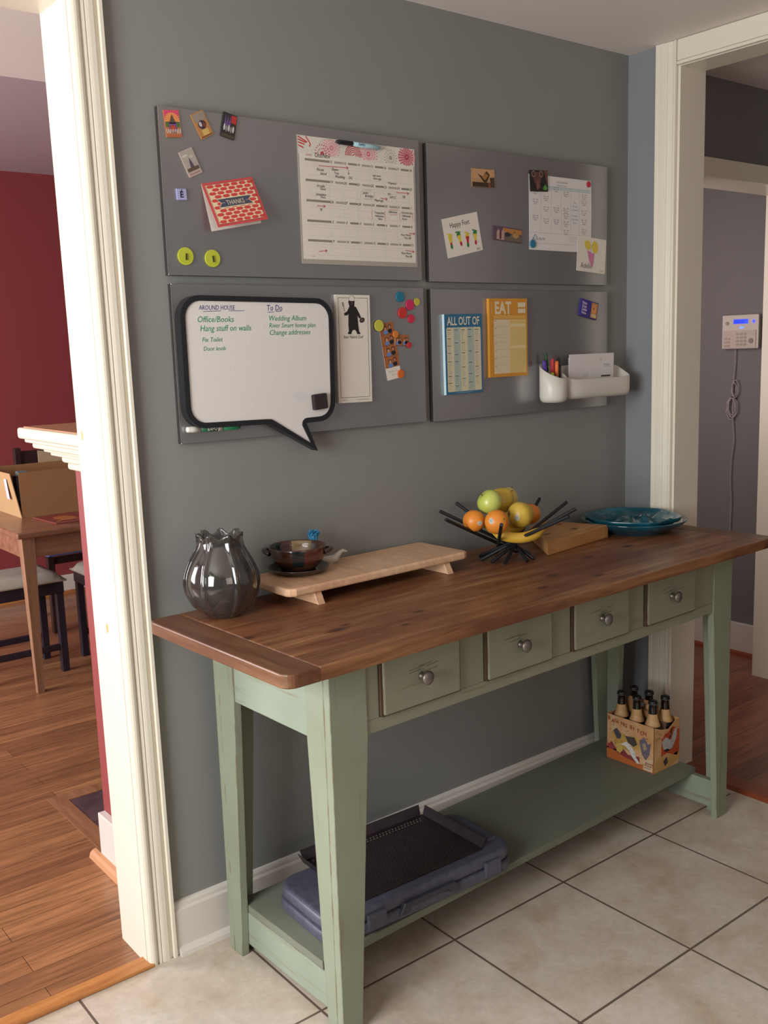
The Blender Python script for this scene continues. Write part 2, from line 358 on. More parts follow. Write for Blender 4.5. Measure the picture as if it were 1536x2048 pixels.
def ell(cx, cy, rx, ry, n=20, rot=0.0):
    return [(cx + rx*math.cos(2*PI*i/n)*math.cos(rot) - ry*math.sin(2*PI*i/n)*math.sin(rot), cy + rx*math.cos(2*PI*i/n)*math.sin(rot) + ry*math.sin(2*PI*i/n)*math.cos(rot)) for i in range(n)]
def rrect(x0, y0, x1, y1, r, n=5):
    o = []
    for (cx, cy, a0) in ((x1-r, y1-r, 0), (x0+r, y1-r, 90), (x0+r, y0+r, 180), (x1-r, y0+r, 270)):
        for i in range(n+1):
            a = R(a0 + 90*i/n); o.append((cx+r*math.cos(a), cy+r*math.sin(a)))
    return o
# frame on the back wall: local u -> world x, v -> world z, w -> towards the room (-y)
def wallT(x, z, y=0.0, ang=0.0):
    return Matrix(((1, 0, 0, x), (0, 0, -1, y), (0, 1, 0, z), (0, 0, 0, 1))) @ rotz(ang)

# ------------------------------------------------------------------ room shell
CZ = 2.442
b = MB()
b.box(-0.17, 1.716, 0.0, 0.15, 0, CZ, M_GREY); struct('wall_back', b)
b = MB(); b.box(-1.5, -0.17, 0.0, 0.15, 2.30, CZ, M_GREY); b.box(-2.45, -1.5, 0.0, 0.15, 0, CZ, M_GREY); struct('wall_back_left', b)
b = MB(); b.box(1.716, 1.836, -0.19, 0.0, 0, CZ, M_GREYR); b.box(1.716, 1.836, -1.25, -0.19, 2.375, CZ, M_GREYR); b.box(1.716, 1.836, -4.2, -1.25, 0, CZ, M_GREYR)
struct('wall_right', b)
b = MB(); WX = -2.57
b.box(WX, -2.45, -4.2, -1.85, 0, CZ, M_GREY); b.box(WX, -2.45, -0.45, 0.15, 0, CZ, M_GREY); b.box(WX, -2.45, -1.85, -0.45, 0, 0.80, M_GREY); b.box(WX, -2.45, -1.85, -0.45, 2.2, CZ, M_GREY)
struct('wall_left', b)
b = MB(); b.box(-2.57, -1.15, -4.32, -4.2, 0, CZ, M_GREY); b.box(0.35, 3.7, -4.32, -4.2, 0, CZ, M_GREY); b.box(-1.15, 0.35, -4.32, -4.2, 0, 0.98, M_GREY); b.box(-1.15, 0.35, -4.32, -4.2, 2.2, CZ, M_GREY)
struct('wall_front', b)
b = MB(); b.box(-2.57, 1.836, -4.32, 0.15, CZ, CZ+0.1, M_CEIL); struct('ceiling', b)
b = MB(); b.box(-2.57, 1.7355, -4.32, 0.02, -0.1, 0, M_TILE); b.box(1.7355, 1.772, -4.32, 0.02, -0.1, 0, M_TILEP); struct('floor', b)
# window frames with glass (outside the view; they admit the daylight)
M_PANE = glassmat('window_glass', 'ffffff', 0.0, 1.0, 1.0)
def winframe(name, x0, x1, y0, y1, z0, z1, along):
    f = MB(); t = 0.045
    def bar(a0, a1, c0, c1):
        if along == 'y': f.box(x0, x1, a0, a1, c0, c1, M_TRIM, 0.004)
        else: f.box(a0, a1, y0, y1, c0, c1, M_TRIM, 0.004)
    A0, A1 = (y0, y1) if along == 'y' else (x0, x1)
    bar(A0, A0+t, z0, z1); bar(A1-t, A1, z0, z1); bar(A0+t, A1-t, z0, z0+t); bar(A0+t, A1-t, z1-t, z1); bar(A0+t, A1-t, (z0+z1)/2-0.02, (z0+z1)/2+0.02); bar((A0+A1)/2-0.02, (A0+A1)/2+0.02, z0+t, (z0+z1)/2-0.02); bar((A0+A1)/2-0.02, (A0+A1)/2+0.02, (z0+z1)/2+0.02, z1-t)
    return struct(name, f)
winframe('window_1', -2.55, -2.49, -1.85, -0.45, 0.80, 2.2, 'y')
winframe('window_2', -1.15, 0.35, -4.30, -4.24, 0.98, 2.2, 'x')  # unseen window, added to go with the front fill light

# dining room beyond the left opening
b = MB(); b.box(-2.72, 3.1, 4.1, 4.22, 0, 2.75, M_RED); struct('wall_dining_back', b)
b = MB(); b.box(-2.72, -2.6, 0.15, 1.5, 0, 2.75, M_RED); b.box(-2.72, -2.6, 3.3, 4.1, 0, 2.75, M_RED); b.box(-2.72, -2.6, 1.5, 3.3, 0, 0.7, M_RED); b.box(-2.72, -2.6, 1.5, 3.3, 2.3, 2.75, M_RED); struct('wall_dining_left', b)
b = MB(); b.box(2.6, 2.72, 1.25, 4.1, 0, 2.75, M_RED); struct('wall_dining_right', b)
b = MB(); b.box(-0.03, 0.55, 0.15, 0.595, 0, 1.30, M_RED); struct('wall_dining_half', b)
b = MB(); b.box(-2.72, 1.75, 0.15, 1.27, CZ, 2.75, M_CEIL); b.box(-2.72, 2.72, 1.27, 4.22, 2.655, 2.75, wallpaint('mauve_ceiling', 'b3a3a8', 0.6)); struct('ceiling_dining', b)  # far part coloured a darker mauve than the near part
b = MB(); b.box(-2.72, 1.75, 0.02, 4.22, -0.1, 0.0, M_FLOOR_D); b.box(1.75, 2.72, 1.25, 4.22, -0.1, 0.0, M_FLOOR_D); struct('floor_dining', b)
winframe('window_3', -2.70, -2.64, 1.5, 3.3, 0.7, 2.3, 'y')
b = MB(); b.box(-2.6, 2.6, 4.075, 4.1, 0, 0.12, M_BASE, 0.004); b.box(-2.6, 2.6, 4.06, 4.075, 0, 0.02, M_OAK); struct('baseboard_dining_back', b)
b = MB(); b.box(-0.055, -0.03, 0.15, 0.585, 0, 0.155, M_BASE, 0.003); struct('baseboard_dining_half', b)
b = MB(); b.prism([(-0.055, 0.0), (-0.078, 0.0), (-0.074, 0.014), (-0.066, 0.021), (-0.055, 0.024)], -0.625, -0.16, C('c08a62', 0.4), Matrix(((1, 0, 0, 0), (0, 0, -1, 0), (0, 1, 0, 0), (0, 0, 0, 1)))); struct('trim_5', b)
# moulded cap on the half wall
CAPW = wallpaint('cap_gloss_paint', 'e8dcc6', 0.15, 0.02)
b = MB()
for (ox, z0, z1) in ((0.135, 1.298, 1.330), (0.118, 1.286, 1.298), (0.10, 1.268, 1.286), (0.072, 1.256, 1.268), (0.055, 1.244, 1.256), (0.028, 1.222, 1.244), (0.014, 1.20, 1.222)):
    b.box(-0.03-ox, 0.55+ox, 0.151, 0.615+ox*0.35, z0, z1, CAPW, min(0.008, (z1-z0)*0.42), None, 3)
b.box(-0.15, 0.66, 0.16, 0.645, 1.3295, 1.3325, C('b98a66', 0.3))
struct('trim_6', b)
# dark slate tile patch let into the wood floor with its wooden border
b = MB(); SL = noisy('slate', [(0.3, '3c2c30'), (0.7, '5a4448')], 9, 0.4)
for i in range(3): b.box(0.022+0.3*i+0.003*i, 0.022+0.3*(i+1), 0.62, 0.83, 0.0, 0.002, SL); b.box(0.022+0.3*i+0.003*i, 0.022+0.3*(i+1), 0.836, 1.05, 0.0, 0.002, SL)
HB = woodmat('patch_border_oak', [(0.3, '7c5438'), (0.5, '926648'), (0.7, 'a27656')], 'Y', 1.0, 0.35)
b.box(-0.035, 0.02, 0.62, 1.11, 0.0, 0.0035, HB); b.box(0.02, 0.93, 1.053, 1.11, 0.0, 0.0035, HB)
struct('floor_slate_patch', b)

# hall beyond the right opening
b = MB(); b.box(1.836, 1.98, 0.0, 0.17, 0, CZ, M_HALL); b.box(1.98, 2.87, 0.0, 0.17, 2.12, CZ, M_HALL); b.box(2.87, 3.7, 0.0, 0.17, 0, CZ, M_HALL); struct('wall_hall_back', b)
b = MB(); b.box(3.1, 3.22, 0.17, 1.25, 0, CZ, M_HALL); struct('wall_alcove_right', b)
b = MB(); b.box(1.836, 3.1, 1.13, 1.25, 0, CZ, M_HALL); b.box(1.75, 1.836, 0.15, 1.25, 0, CZ, M_HALL); struct('wall_alcove_back', b)
b = MB(); b.box(3.7, 3.82, -4.32, 0.17, 0, CZ, M_HALL); struct('wall_hall_right', b)
b = MB(); b.box(1.836, 3.82, -4.32, 1.25, CZ, CZ+0.1, M_CEIL); struct('ceiling_hall', b)
b = MB(); b.box(1.772, 3.82, -4.32, 0.02, -0.1, 0.0, M_FLOOR_H); b.box(1.836, 3.22, 0.02, 1.13, -0.1, 0.0, M_FLOOR_H); struct('floor_hall', b)
b = MB(); b.box(3.078, 3.1, 0.17, 1.13, 0, 0.155, M_BASE, 0.003); struct('baseboard_hall', b)
b = MB(); b.prism([(3.078, 0.0), (3.06, 0.0), (3.064, 0.014), (3.078, 0.02)], -1.13, -0.19, C('8d4426', 0.4), Matrix(((1, 0, 0, 0), (0, 0, -1, 0), (0, 1, 0, 0), (0, 0, 0, 1)))); struct('trim_7', b)
b = MB(); b.prism([(1.758, 0.0), (1.845, 0.0), (1.845, 0.008), (1.775, 0.010)], 0.19, 1.25, C('8a4528', 0.4), Matrix(((1, 0, 0, 0), (0, 0, -1, 0), (0, 1, 0, 0), (0, 0, 0, 1)))); struct('trim_8', b)
b = MB(); b.prism([(-1.5, -0.022), (-0.165, -0.022), (-0.165, 0.028), (-1.5, 0.028)], 0.0, 0.011, M_OAK, None, 0.004); struct('trim_9', b)

# casings ----------------------------------------------------------
def casing_profile(wd):
    # (distance from the opening side, height off the wall)
    return [(0, 0), (0, 0.012), (0.003, 0.017), (0.008, 0.020), (0.013, 0.0205), (0.018, 0.019), (0.021, 0.016), (0.0225, 0.012), (0.0245, 0.012), (0.0255, 0.016), (0.031, 0.017), (0.0325, 0.0145), (0.0345, 0.0145), (0.0355, 0.017), (0.042, 0.018), (0.052, 0.0178), (0.058, 0.0155), (0.0615, 0.012), (0.0635, 0.012), (0.0645, 0.019), (0.0655, 0.020), (wd-0.001, 0.020), (wd, 0.019), (wd, 0)]
b = MB()
WD = 0.074; prof = casing_profile(WD)
# left opening: vertical casing on the grey wall, jamb and header lining. profile (u along +x from opening edge, h towards the room)
T = Matrix(((1, 0, 0, -0.1745), (0, -1, 0, 0.0), (0, 0, 1, 0), (0, 0, 0, 1)))
LEAN = Matrix.Rotation(R(-0.35), 4, 'Y')
b.prism([(x, y) for x, y in prof], 0.0, 2.37, M_TRIM, T)
struct('trim_1', b, LEAN)
b = MB(); b.box(-0.1762, -0.165, 0.0005, 0.152, 0.0, 2.31, M_TRIM)
M_STAIN = C('c4a468', 0.5)
for (z, yy) in ((1.335, 0.122), (0.868, 0.07)):
    b.prism(ell(-yy, z, 0.007, 0.012, 16), 0.1762, 0.1766, M_STAIN, Matrix(((0, 0, -1, 0), (-1, 0, 0, 0), (0, 1, 0, 0), (0, 0, 0, 1))))
struct('door_1', b, LEAN)
b = MB(); b.box(-1.5, -0.186, -0.004, 0.152, 2.285, 2.30, M_TRIM); b.box(-1.5, -0.186, -0.022, 0.0, 2.285, 2.37, M_TRIM, 0.003); b.box(-1.5, -1.488, 0, 0.152, 0, 2.285, M_TRIM); b.box(-1.575, -1.488, -0.02, 0, 0, 2.37, M_TRIM, 0.003)
struct('trim_2', b)
# right opening: casing on the right wall (faces -x)
b = MB(); T = Matrix(((0, -1, 0, 1.716), (1, 0, 0, -0.194), (0, 0, 1, 0), (0, 0, 0, 1)))
b.prism([(0, 0), (0, 0.010), (0.002, 0.014), (0.005, 0.015), (0.008, 0.013), (0.010, 0.008), (0.012, 0.008), (0.014, 0.010), (0.03, 0.0135), (0.034, 0.012), (0.036, 0.0135), (0.05, 0.0145), (0.062, 0.0145), (0.064, 0.016), (0.074, 0.017), (0.074, 0)], 0.0, 2.441, M_TRIM, T)
struct('trim_3', b)
b = MB(); b.box(1.702, 1.716, -1.25, -0.197, 2.378, 2.441, M_TRIM, 0.003); b.box(1.700, 1.716, -1.25, -0.197, 2.366, 2.377, M_TRIM, 0.003); struct('trim_4', b)
b = MB(); b.box(1.7165, 1.838, -0.202, -0.19, 0, 2.375, M_TRIM); b.box(1.7165, 1.838, -1.24, -0.202, 2.364, 2.375, M_TRIM); b.box(1.7165, 1.838, -1.25, -1.238, 0, 2.364, M_TRIM)
b.box(1.838, 1.852, -0.202, -0.12, 0, 2.43, M_TRIM); struct('door_2', b)
# cased opening in the hall wall
b = MB(); b.box(1.98, 2.87, -0.002, 0.172, 2.098, 2.12, M_TRIM); b.box(2.858, 2.87, -0.002, 0.172, 0, 2.098, M_TRIM); b.box(1.98, 1.992, -0.002, 0.172, 0, 2.098, M_TRIM)
b.box(1.90, 2.95, -0.02, 0, 2.092, 2.160, M_TRIM, 0.003); b.box(2.862, 2.95, -0.02, 0, 0, 2.092, M_TRIM, 0.003); b.box(1.90, 1.985, -0.02, 0, 0, 2.092, M_TRIM, 0.003)
struct('door_3', b)
# kitchen baseboard on the back wall: board, moulded top, shoe moulding
b = MB(); T = Matrix(((0, 0, 1, 0), (-1, 0, 0, 0), (0, 1, 0, 0), (0, 0, 0, 1)))
b.prism([(0, 0), (0.014, 0), (0.014, 0.118), (0.012, 0.122), (0.010, 0.124), (0.009, 0.133), (0.006, 0.139), (0, 0.141)], -0.1, 1.716, M_BASE, T)
b.prism([(0.014, 0), (0.030, 0), (0.028, 0.010), (0.022, 0.017), (0.014, 0.020)], -0.094, 1.716, M_BASE, T)
struct('baseboard_back', b)
b = MB(); b.box(1.704, 1.716, -0.118, -0.014, 0, 0.138, M_BASE, 0.002); struct('baseboard_right', b)

# ------------------------------------------------------------------ steel boards
BY = -0.018; BW, BH = 0.78, 0.3775
def board(x, z, label, clip=False):
    b = MB(); b.box(0.0006, BW-0.0006, 0, BH-0.0, 0.0, 0.0162, M_SIDESHADE, 0.0012); b.box(0.0006, BW-0.0006, 0, BH, 0.0163, 0.0178, M_STEEL, 0.0007, None, 1)
    b.box(0.0, 0.0014, 0.0015, BH-0.0015, 0.0160, 0.0182, M_STEELEDGE)
    o = b.build('steel_board', None, wallT(x, z, -0.0002)); return tag(o, label, 'magnetic board', 'brushed steel magnetic boards')
board(0.0, 1.702, 'upper left steel board on grey wall holding the calendar and thank-you card')
board(0.808, 1.700, 'upper right steel board on grey wall holding the printed schedule sheet')
board(0.004, 1.305, 'lower left steel board on grey wall holding the speech-bubble whiteboard')
board(0.811, 1.302, 'lower right steel board on grey wall holding the white pen cups')
def onb(x, z, ang=0.0, off=0.0): return wallT(x, z, BY-0.0006-off, R(ang))
def art(m, box_mats): pass

# small picture magnets ------------------------------------------------
def magnet(x, z, ang, wd, h, base, label, draw, off=0.0, th=0.003, name='picture_magnet'):
    b = MB(); b.prism(rrect(-wd/2, -h/2, wd/2, h/2, 0.0012, 2), 0, th, base); draw(b, wd, h, th+0.0001)
    return tag(b.build(name, None, onb(x, z, ang, off)), label, 'magnet', 'picture magnets on the steel boards')
def d1(b, w_, h, z):
    b.rect(-w_/2+.001, 0.004, w_/2-.001, h/2-.001, z, C('d0456a')); n = 12
    for i in range(n):
        a = PI*i/(n-1); b.flat([(0, 0.006), (0.019*math.cos(a-.08), 0.006+0.018*math.sin(a-.08)), (0.019*math.cos(a+.08), 0.006+0.018*math.sin(a+.08))], z+.0001, C('e8b040'))
    b.flat([(-.009, 0.0), (-.004, 0.012), (0, .021), (.004, .012), (.009, 0)], z+.0002, C('5b4a3a')); b.rect(-.018, -.008, .018, .004, z+.0001, C('4d6b34'))
    b.rect(-.010, -.016, .010, .002, z+.0002, C('6b4a78')); b.rect(-.007, -.016, .006, -.004, z+.0003, C('b0432f'))
    for i in range(9): b.line([(-.016+.004*i, -.021), (-.018+.0045*i, -.012)], .0014, z+.0004, C('d8dce0'))
    b.text('FUN', 0, -.022, .007, z+.0005, M_INK, align='CENTER'); b.rect(-.019, -.029, .019, -.024, z+.0003, C('b0603c'))
def d2(b, w_, h, z):
    b.rect(-.016, .008, .016, .027, z, C('8f8478')); b.flat(ell(0, 0, .011, .010, 14), z+.0001, C('3d2a34')); b.flat(ell(-.004, .002, .004, .006, 10), z+.0002, C('b8b0c0')); b.flat(ell(.005, -.002, .003, .005, 10), z+.0002, C('8a3a2a'))
    b.rect(-.008, -.024, .010, -.011, z+.0001, C('c8a860')); b.line([(-.016, -.026), (.016, -.026)], .003, z+.0001, C('7a4a2c'))
def d3(b, w_, h, z):
    b.rect(.004, .008, .018, .026, z+.0001, C('b0302c'))
    for i in range(3): b.flat([(-.014+.006*i, .0), (-.011+.006*i, .026), (-.008+.006*i, 0)], z+.0001, C('6a4a86'))
    for i in range(5): b.flat(ell(-.012+.006*i, -.006-.002*(i % 2), .0026, .008, 10), z+.0002, C('c4bcc0' if i % 2 == 0 else '8a8078'))
    b.rect(-.017, -.028, .017, -.021, z+.0001, C('4c4030'))
def d4(b, w_, h, z):
    b.rect(-.017, -.020, .017, .028, z, C('a39a92')); b.flat([(-.006, -.014), (-.003, .002), (0, .012), (.003, .002), (.006, -.014)], z+.0002, C('5a4658'))
    b.flat(ell(-.008, .018, .008, .003, 10), z+.0001, C('c0b8b0')); b.flat(ell(.007, .012, .006, .003, 10), z+.0001, C('b8b0a8')); b.rect(-.016, -.019, .016, -.011, z+.0003, C('5b4a38'))
    b.rect(-.015, -.027, .015, -.023, z+.0001, C('9a7c72'))
magnet(0.034, 2.042, 5.1, 0.039, 0.060, C('b0704a'), 'small pink and yellow sunburst picture magnet, first of the top row', d1)
magnet(0.110, 2.048, 26.9, 0.036, 0.058, C('b07a44', 0.4), 'small golden brown picture magnet tilted left, second of the top row', d2)
magnet(0.182, 2.053, -12.4, 0.038, 0.057, C('2c2a26'), 'small dark picture magnet with a red corner patch', d3)
magnet(0.074, 1.960, 24.5, 0.037, 0.060, C('b49c94'), 'small pale grey picture magnet with a spire, tilted above letter tile', d4)
b = MB(); b.box(-.013, .013, -.013, .013, 0, .005, C('9a98c4'), 0.0012)
for i in range(5): b.line([(-.011, -.009+.0045*i), (.011, -.009+.0045*i)], .0012, .0051, C('c0bede'))
b.text('\u00c9', -0.0005, -.0068, .019, .0053, C('1d1a2c'), align='CENTER', fat=.0006)
tag(b.build('letter_magnet', None, onb(0.045, 1.886, 3.3)), 'small square lilac tile magnet with a black letter E', 'magnet')
# thank-you card, folded at the top and standing open
card = thing('greeting_card', onb(0.1745, 1.8995, 10.8), 'red and cream patterned thank-you card standing open on steel board', 'card')
CW, CH = 0.142, 0.110
b = MB(); b.box(-CW/2, CW/2, -0.0815, CH-0.0815, 0, 0.0006, M_PAPER); 
bk = b.build('card_back', card)
b = MB(); b.box(-CW/2, CW/2, -CH, 0, 0, 0.0006, C('c8474a')); z = .0008
b.rect(-CW/2+.006, -CH+.006, CW/2-.006, -.006, z, C('e0c8a0'))
for r_i in range(11):
    yy = -0.011 - r_i*0.0088
    for c_i in range(6):
        xx = -0.052 + c_i*0.0225 - (0.011 if r_i % 2 else 0)
        if -0.061 < xx < 0.062: b.flat([(xx-.0105, yy), (xx-.006, yy+.0038), (xx+.006, yy+.0038), (xx+.0105, yy), (xx+.006, yy-.0038), (xx-.006, yy-.0038)], z+.0002, C('c8403e'))
for a, bb in (((-.064, -.104), (.064, -.104)), ((-.064, -.006), (.064, -.006)), ((-.064, -.104), (-.064, -.006)), ((.064, -.104), (.064, -.006))): b.line([a, bb], .0008, z+.0004, C('5a3038'))
rb = [(-.047, -.064), (-.038, -.054), (-.047, -.044), (.047, -.044), (.038, -.054), (.047, -.064)]
b.flat([(x*1.05, -.054+(y+.054)*1.22) for x, y in rb], z+.0005, C('d8c8a8')); b.flat(rb, z+.0006, C('454858'))
b.text('THANKS', 0, -.0605, .0165, z+.0008, C('d8c8a8'), align='CENTER', sx=.78)
b.line([(-.038, -.054), (-.030, -.054)], .0008, z+.0008, C('d8c8a8')); b.line([(.038, -.054), (.030, -.054)], .0008, z+.0008, C('d8c8a8'))
b.build('card_front', card, tr(0, CH-0.0815, 0.0008) @ Matrix.Rotation(R(-18), 4, 'X'))
# lime hook magnets
def hookm(x, z, label, a):
    t = thing('round_magnet', onb(x, z), label, 'magnet', 'large lime magnets with a slot')
    b = MB(); b.prism(ell(0, 0, .0205, .0205, 36), 0, .004, C('b6bc38', .45), None, .001); b.build('disc', t)
    b = MB(); b.box(-.0012, .0012, -.009, .006, .0041, .0075, C('2a2a14', .5), 0, rotz(a)); b.box(.0013, .0022, -.0095, .004, .0041, .0065, C('cdd24e', .4), 0, rotz(a)); b.build('slot', t)
hookm(0.046, 1.746, 'left of the two lime round magnets with a slot', -0.05)
hookm(0.117, 1.743, 'right of the two lime round magnets with a slot', 0.12)

# wall calendar ----------------------------------------------------------
cal = thing('wall_calendar', onb(0.376, 1.738), 'white dry-erase month calendar with red and pink flower header', 'calendar')
b = MB(); w_, h = 0.386, 0.316; b.box(0, w_, 0, h, 0, 0.002, C('a59c92', .4)); b.build('backing', cal)
b = MB(); z = .0022; b.box(0.004, w_-0.006, 0.012, h-.0015, .002, z, M_PAPER); z += .0001
b.rect(0.001, 0.270, w_-.0015, h-.001, z, C('d6cfc4'))
def burst(cx, cy, r0, r1, n, colr, sz, rings=3, x0=.001, x1=.384, y0=.271, y1=.315):
    for q in range(rings):
        rr = r0 + (r1-r0)*q/max(1, rings-1); m = int(n*(0.5+0.5*(q+1)/rings))
        for i in range(m):
            a = 2*PI*(i+.5*(q % 2))/m; x, y = cx+rr*math.cos(a), cy+rr*math.sin(a)
            if x0+.003 < x < x1-.003 and y0+.002 < y < y1-.002: b.flat(ell(x, y, sz*1.5, sz*.5, 8, a), z+.0003, colr)
b.flat([p for p in ell(.357, .293, .030, .0225, 30)], z+.0001, C('dba0a4')); burst(.357, .293, .006, .027, 22, C('a8324e'), .0026, 4)
b.flat(ell(.105, .293, .027, .021, 24), z+.0001, C('dfc4c0')); burst(.105, .293, .005, .026, 24, C('d47a86'), .002, 4)
b.flat(ell(.225, .289, .030, .0175, 24), z+.0001, C('dfc0bc')); burst(.225, .289, .005, .029, 24, C('d46a7a'), .002, 4)
burst(.300, .286, .004, .020, 18, C('96908a'), .0018, 3); burst(.075, .276, .004, .022, 20, C('c43c44'), .002, 3)
for q in range(6):
    rr = .026-.0042*q; b.line([(.175+rr*math.cos(t*PI/12), .279+rr*1.1*math.sin(t*PI/12)) for t in range(0, 13)] if q < 5 else [(.17, .28), (.18, .284)], .0022, z+.0002, C('be2c34'))
for q in range(4): b.line([(.002, .312-.007*q), (.030-.004*q, .300-.005*q+.004*math.sin(q))], .003, z+.0002, C('c0302c'))
b.line([(.026, .314), (.040, .296), (.036, .290)], .0028, z+.0002, C('c0302c'))
for (cx, r_q) in ((.095, .034), (.285, .028)): b.line([(cx+r_q*math.cos(t*.2), .281+r_q*.95*math.sin(t*.2)) for t in range(4, 14) if .281+r_q*.95*math.sin(t*.2) < .314], .0006, z+.0002, M_INKL)
days = [12, 19, 26, 2, 9]
names = [['12', '13', '14', '15', '16', '17', '18'], ['19', '20', '21', '22', '23', '24', '25'], ['26', '27', '28', '29', '30', '31', '1'], ['2', '3', '4', '5', '6', '7', '8'], ['9', '10', '11', '12', '13', '14', '15']]
G1 = C('8a8178'); G2 = C('a59c93')
for r_i, vv in enumerate((.258, .208, .158, .108, .059)):
    b.rect(.020, vv-.0028, .096, vv+.0028, z+.0002, G1)
    for k in range(7):
        x = .104+.0446*k
        if k < 6: b.rect(x+.008, vv-.0026, x+.036, vv+.0026, z+.0002, G1 if k % 2 else G2)
        b.text(names[r_i][k], x-.004, vv-.003, .0095, z+.0004, M_INK, align='CENTER', shear=.2)
        b.line([(x-.010, vv-.006), (x-.010, vv-.043)], .0004, z+.0002, C('b9c4c0'))
    for q in (.009, .016, .036): b.line([(.020, vv-q), (.372, vv-q)], .0003, z+.0002, C('bdb0a8'))
def hw(t, x, y, s_=.0085, m=M_INK, sh=.25): b.text(t, x, y, s_, z+.0005, m, shear=sh, sx=.85)
hw('month', .023, .2675, .008, C('d07a7a')); hw('Oct/Nov', .05, .2660, .0155)
b.arrow((.062, .2455), (.156, .2475), .0014, z+.0006, M_REDINK); hw('Rhode', .055, .233, .010); hw('Island', .066, .224, .010)
hw('Shawn', .102, .237, .010); hw('Tony', .109, .229, .009); hw('Wedding', .112, .220, .010); b.arrow((.156, .243), (.157, .231), .0007, z+.0006, M_INK, None, .004); hw('DC', .156, .220, .010)
hw('date lunch', .236, .233, .008); hw('Shaw appt', .238, .2255, .008); hw('Wegmans!', .288, .2175, .008)
hw('Arcadia', .053, .193, .0095); hw('Event', .064, .186, .009); hw('Josephine', .050, .172, .0095); hw('Diary', .064, .166, .008)
hw('Jackie', .202, .186, .009); hw('Birthday', .208, .178, .0095); b.line([(.198, .194), (.193, .174)], .0006, z+.0006, C('5a8a90')); b.line([(.240, .194), (.238, .176)], .0006, z+.0006, C('5a8a90')); b.line([(.204, .196), (.232, .197)], .0006, z+.0006, C('5a8a90')); b.line([(.205, .173), (.232, .174)], .0006, z+.0006, C('5a8a90'))
hw('Miguel-gig', .240, .1695, .0085); b.arrow((.262, .178), (.284, .177), .0014, z+.0006, M_REDINK); hw('NY-', .286, .188, .0085); hw('NYCC', .293, .180, .009); b.arrow((.316, .197), (.360, .197), .0014, z+.0006, M_REDINK); hw('NJ', .338, .184, .010)
b.arrow((.052, .146), (.078, .146), .0014, z+.0006, M_REDINK); hw('NJ', .060, .135, .0085)
hw('Trampoline', .238, .137, .0085); hw('Halloween', .240, .129, .008); hw('Party', .250, .1215, .008); hw('Halloween', .287, .142, .008); b.line([(.288, .150), (.320, .151)], .0009, z+.0006, M_ORANGEINK); b.line([(.292, .137), (.318, .138)], .0009, z+.0006, M_REDINK)
hw('Housewarming', .332, .143, .0075); hw('Halloween', .334, .134, .0085); hw('Party!', .334, .1255, .0085)
for x in (.232, .276, .328, .374): b.line([(x, .146), (x-.003, .134), (x+.001, .122)], .0009, z+.0006, M_ORANGEINK)
b.arrow((.357, .090), (.378, .0905), .0014, z+.0006, M_REDINK); hw('Mom Mom+', .328, .083, .0085); hw('Mort 80', .340, .075, .0085)
b.arrow((.342, .045), (.374, .042), .0014, z+.0006, M_REDINK); hw('Mom Mom+', .328, .034, .0085); hw('Mort 80', .342, .026, .0085)
b.arrow((.052, .032), (.078, .035), .0014, z+.0006, M_REDINK); hw('notes', .028, .018, .006, C('d08a8a'))
b.build('calendar_sheet', cal)
# marker stuck on the calendar
def pen(name, M, L, r, body, cap, label, cat, group=None, tail=None, bandtxt=None, capfrac=.36, parts=True):
    t = thing(name, M, label, cat, group)
    b = MB(); Tm = Matrix(((0, 0, 1, 0), (1, 0, 0, 0), (0, 1, 0, 0), (0, 0, 0, 1)))
    c = L*capfrac
    b.lathe([(0, c), (r*.9, c), (r*.9, L-r*.3), (r*.6, L), (0, L)], body, 16, Tm)
    if bandtxt: b.text(bandtxt[0], c+.016, -.0032, .0085, 0.0, bandtxt[1], tr(0, 0, r+.0003), sx=1.0, shear=.2, fat=.0002)
    b.build('barrel', t)
    b = MB(); b.lathe([(0, 0), (r*.55, .001), (r*.95, .012 if c > .02 else .003), (r, c), (0, c)], cap, 16, Tm); b.build('cap', t)
    return t
pen('dry_erase_marker', onb(0.491, 2.047, -1.0, .009) , 0.145, .0062, C('9fc0c8', .4), C('1c1a1e', .35), 'black-capped marker with pale blue barrel held on the calendar header', 'marker', None, None, ('EXPO', C('2a4a78')))

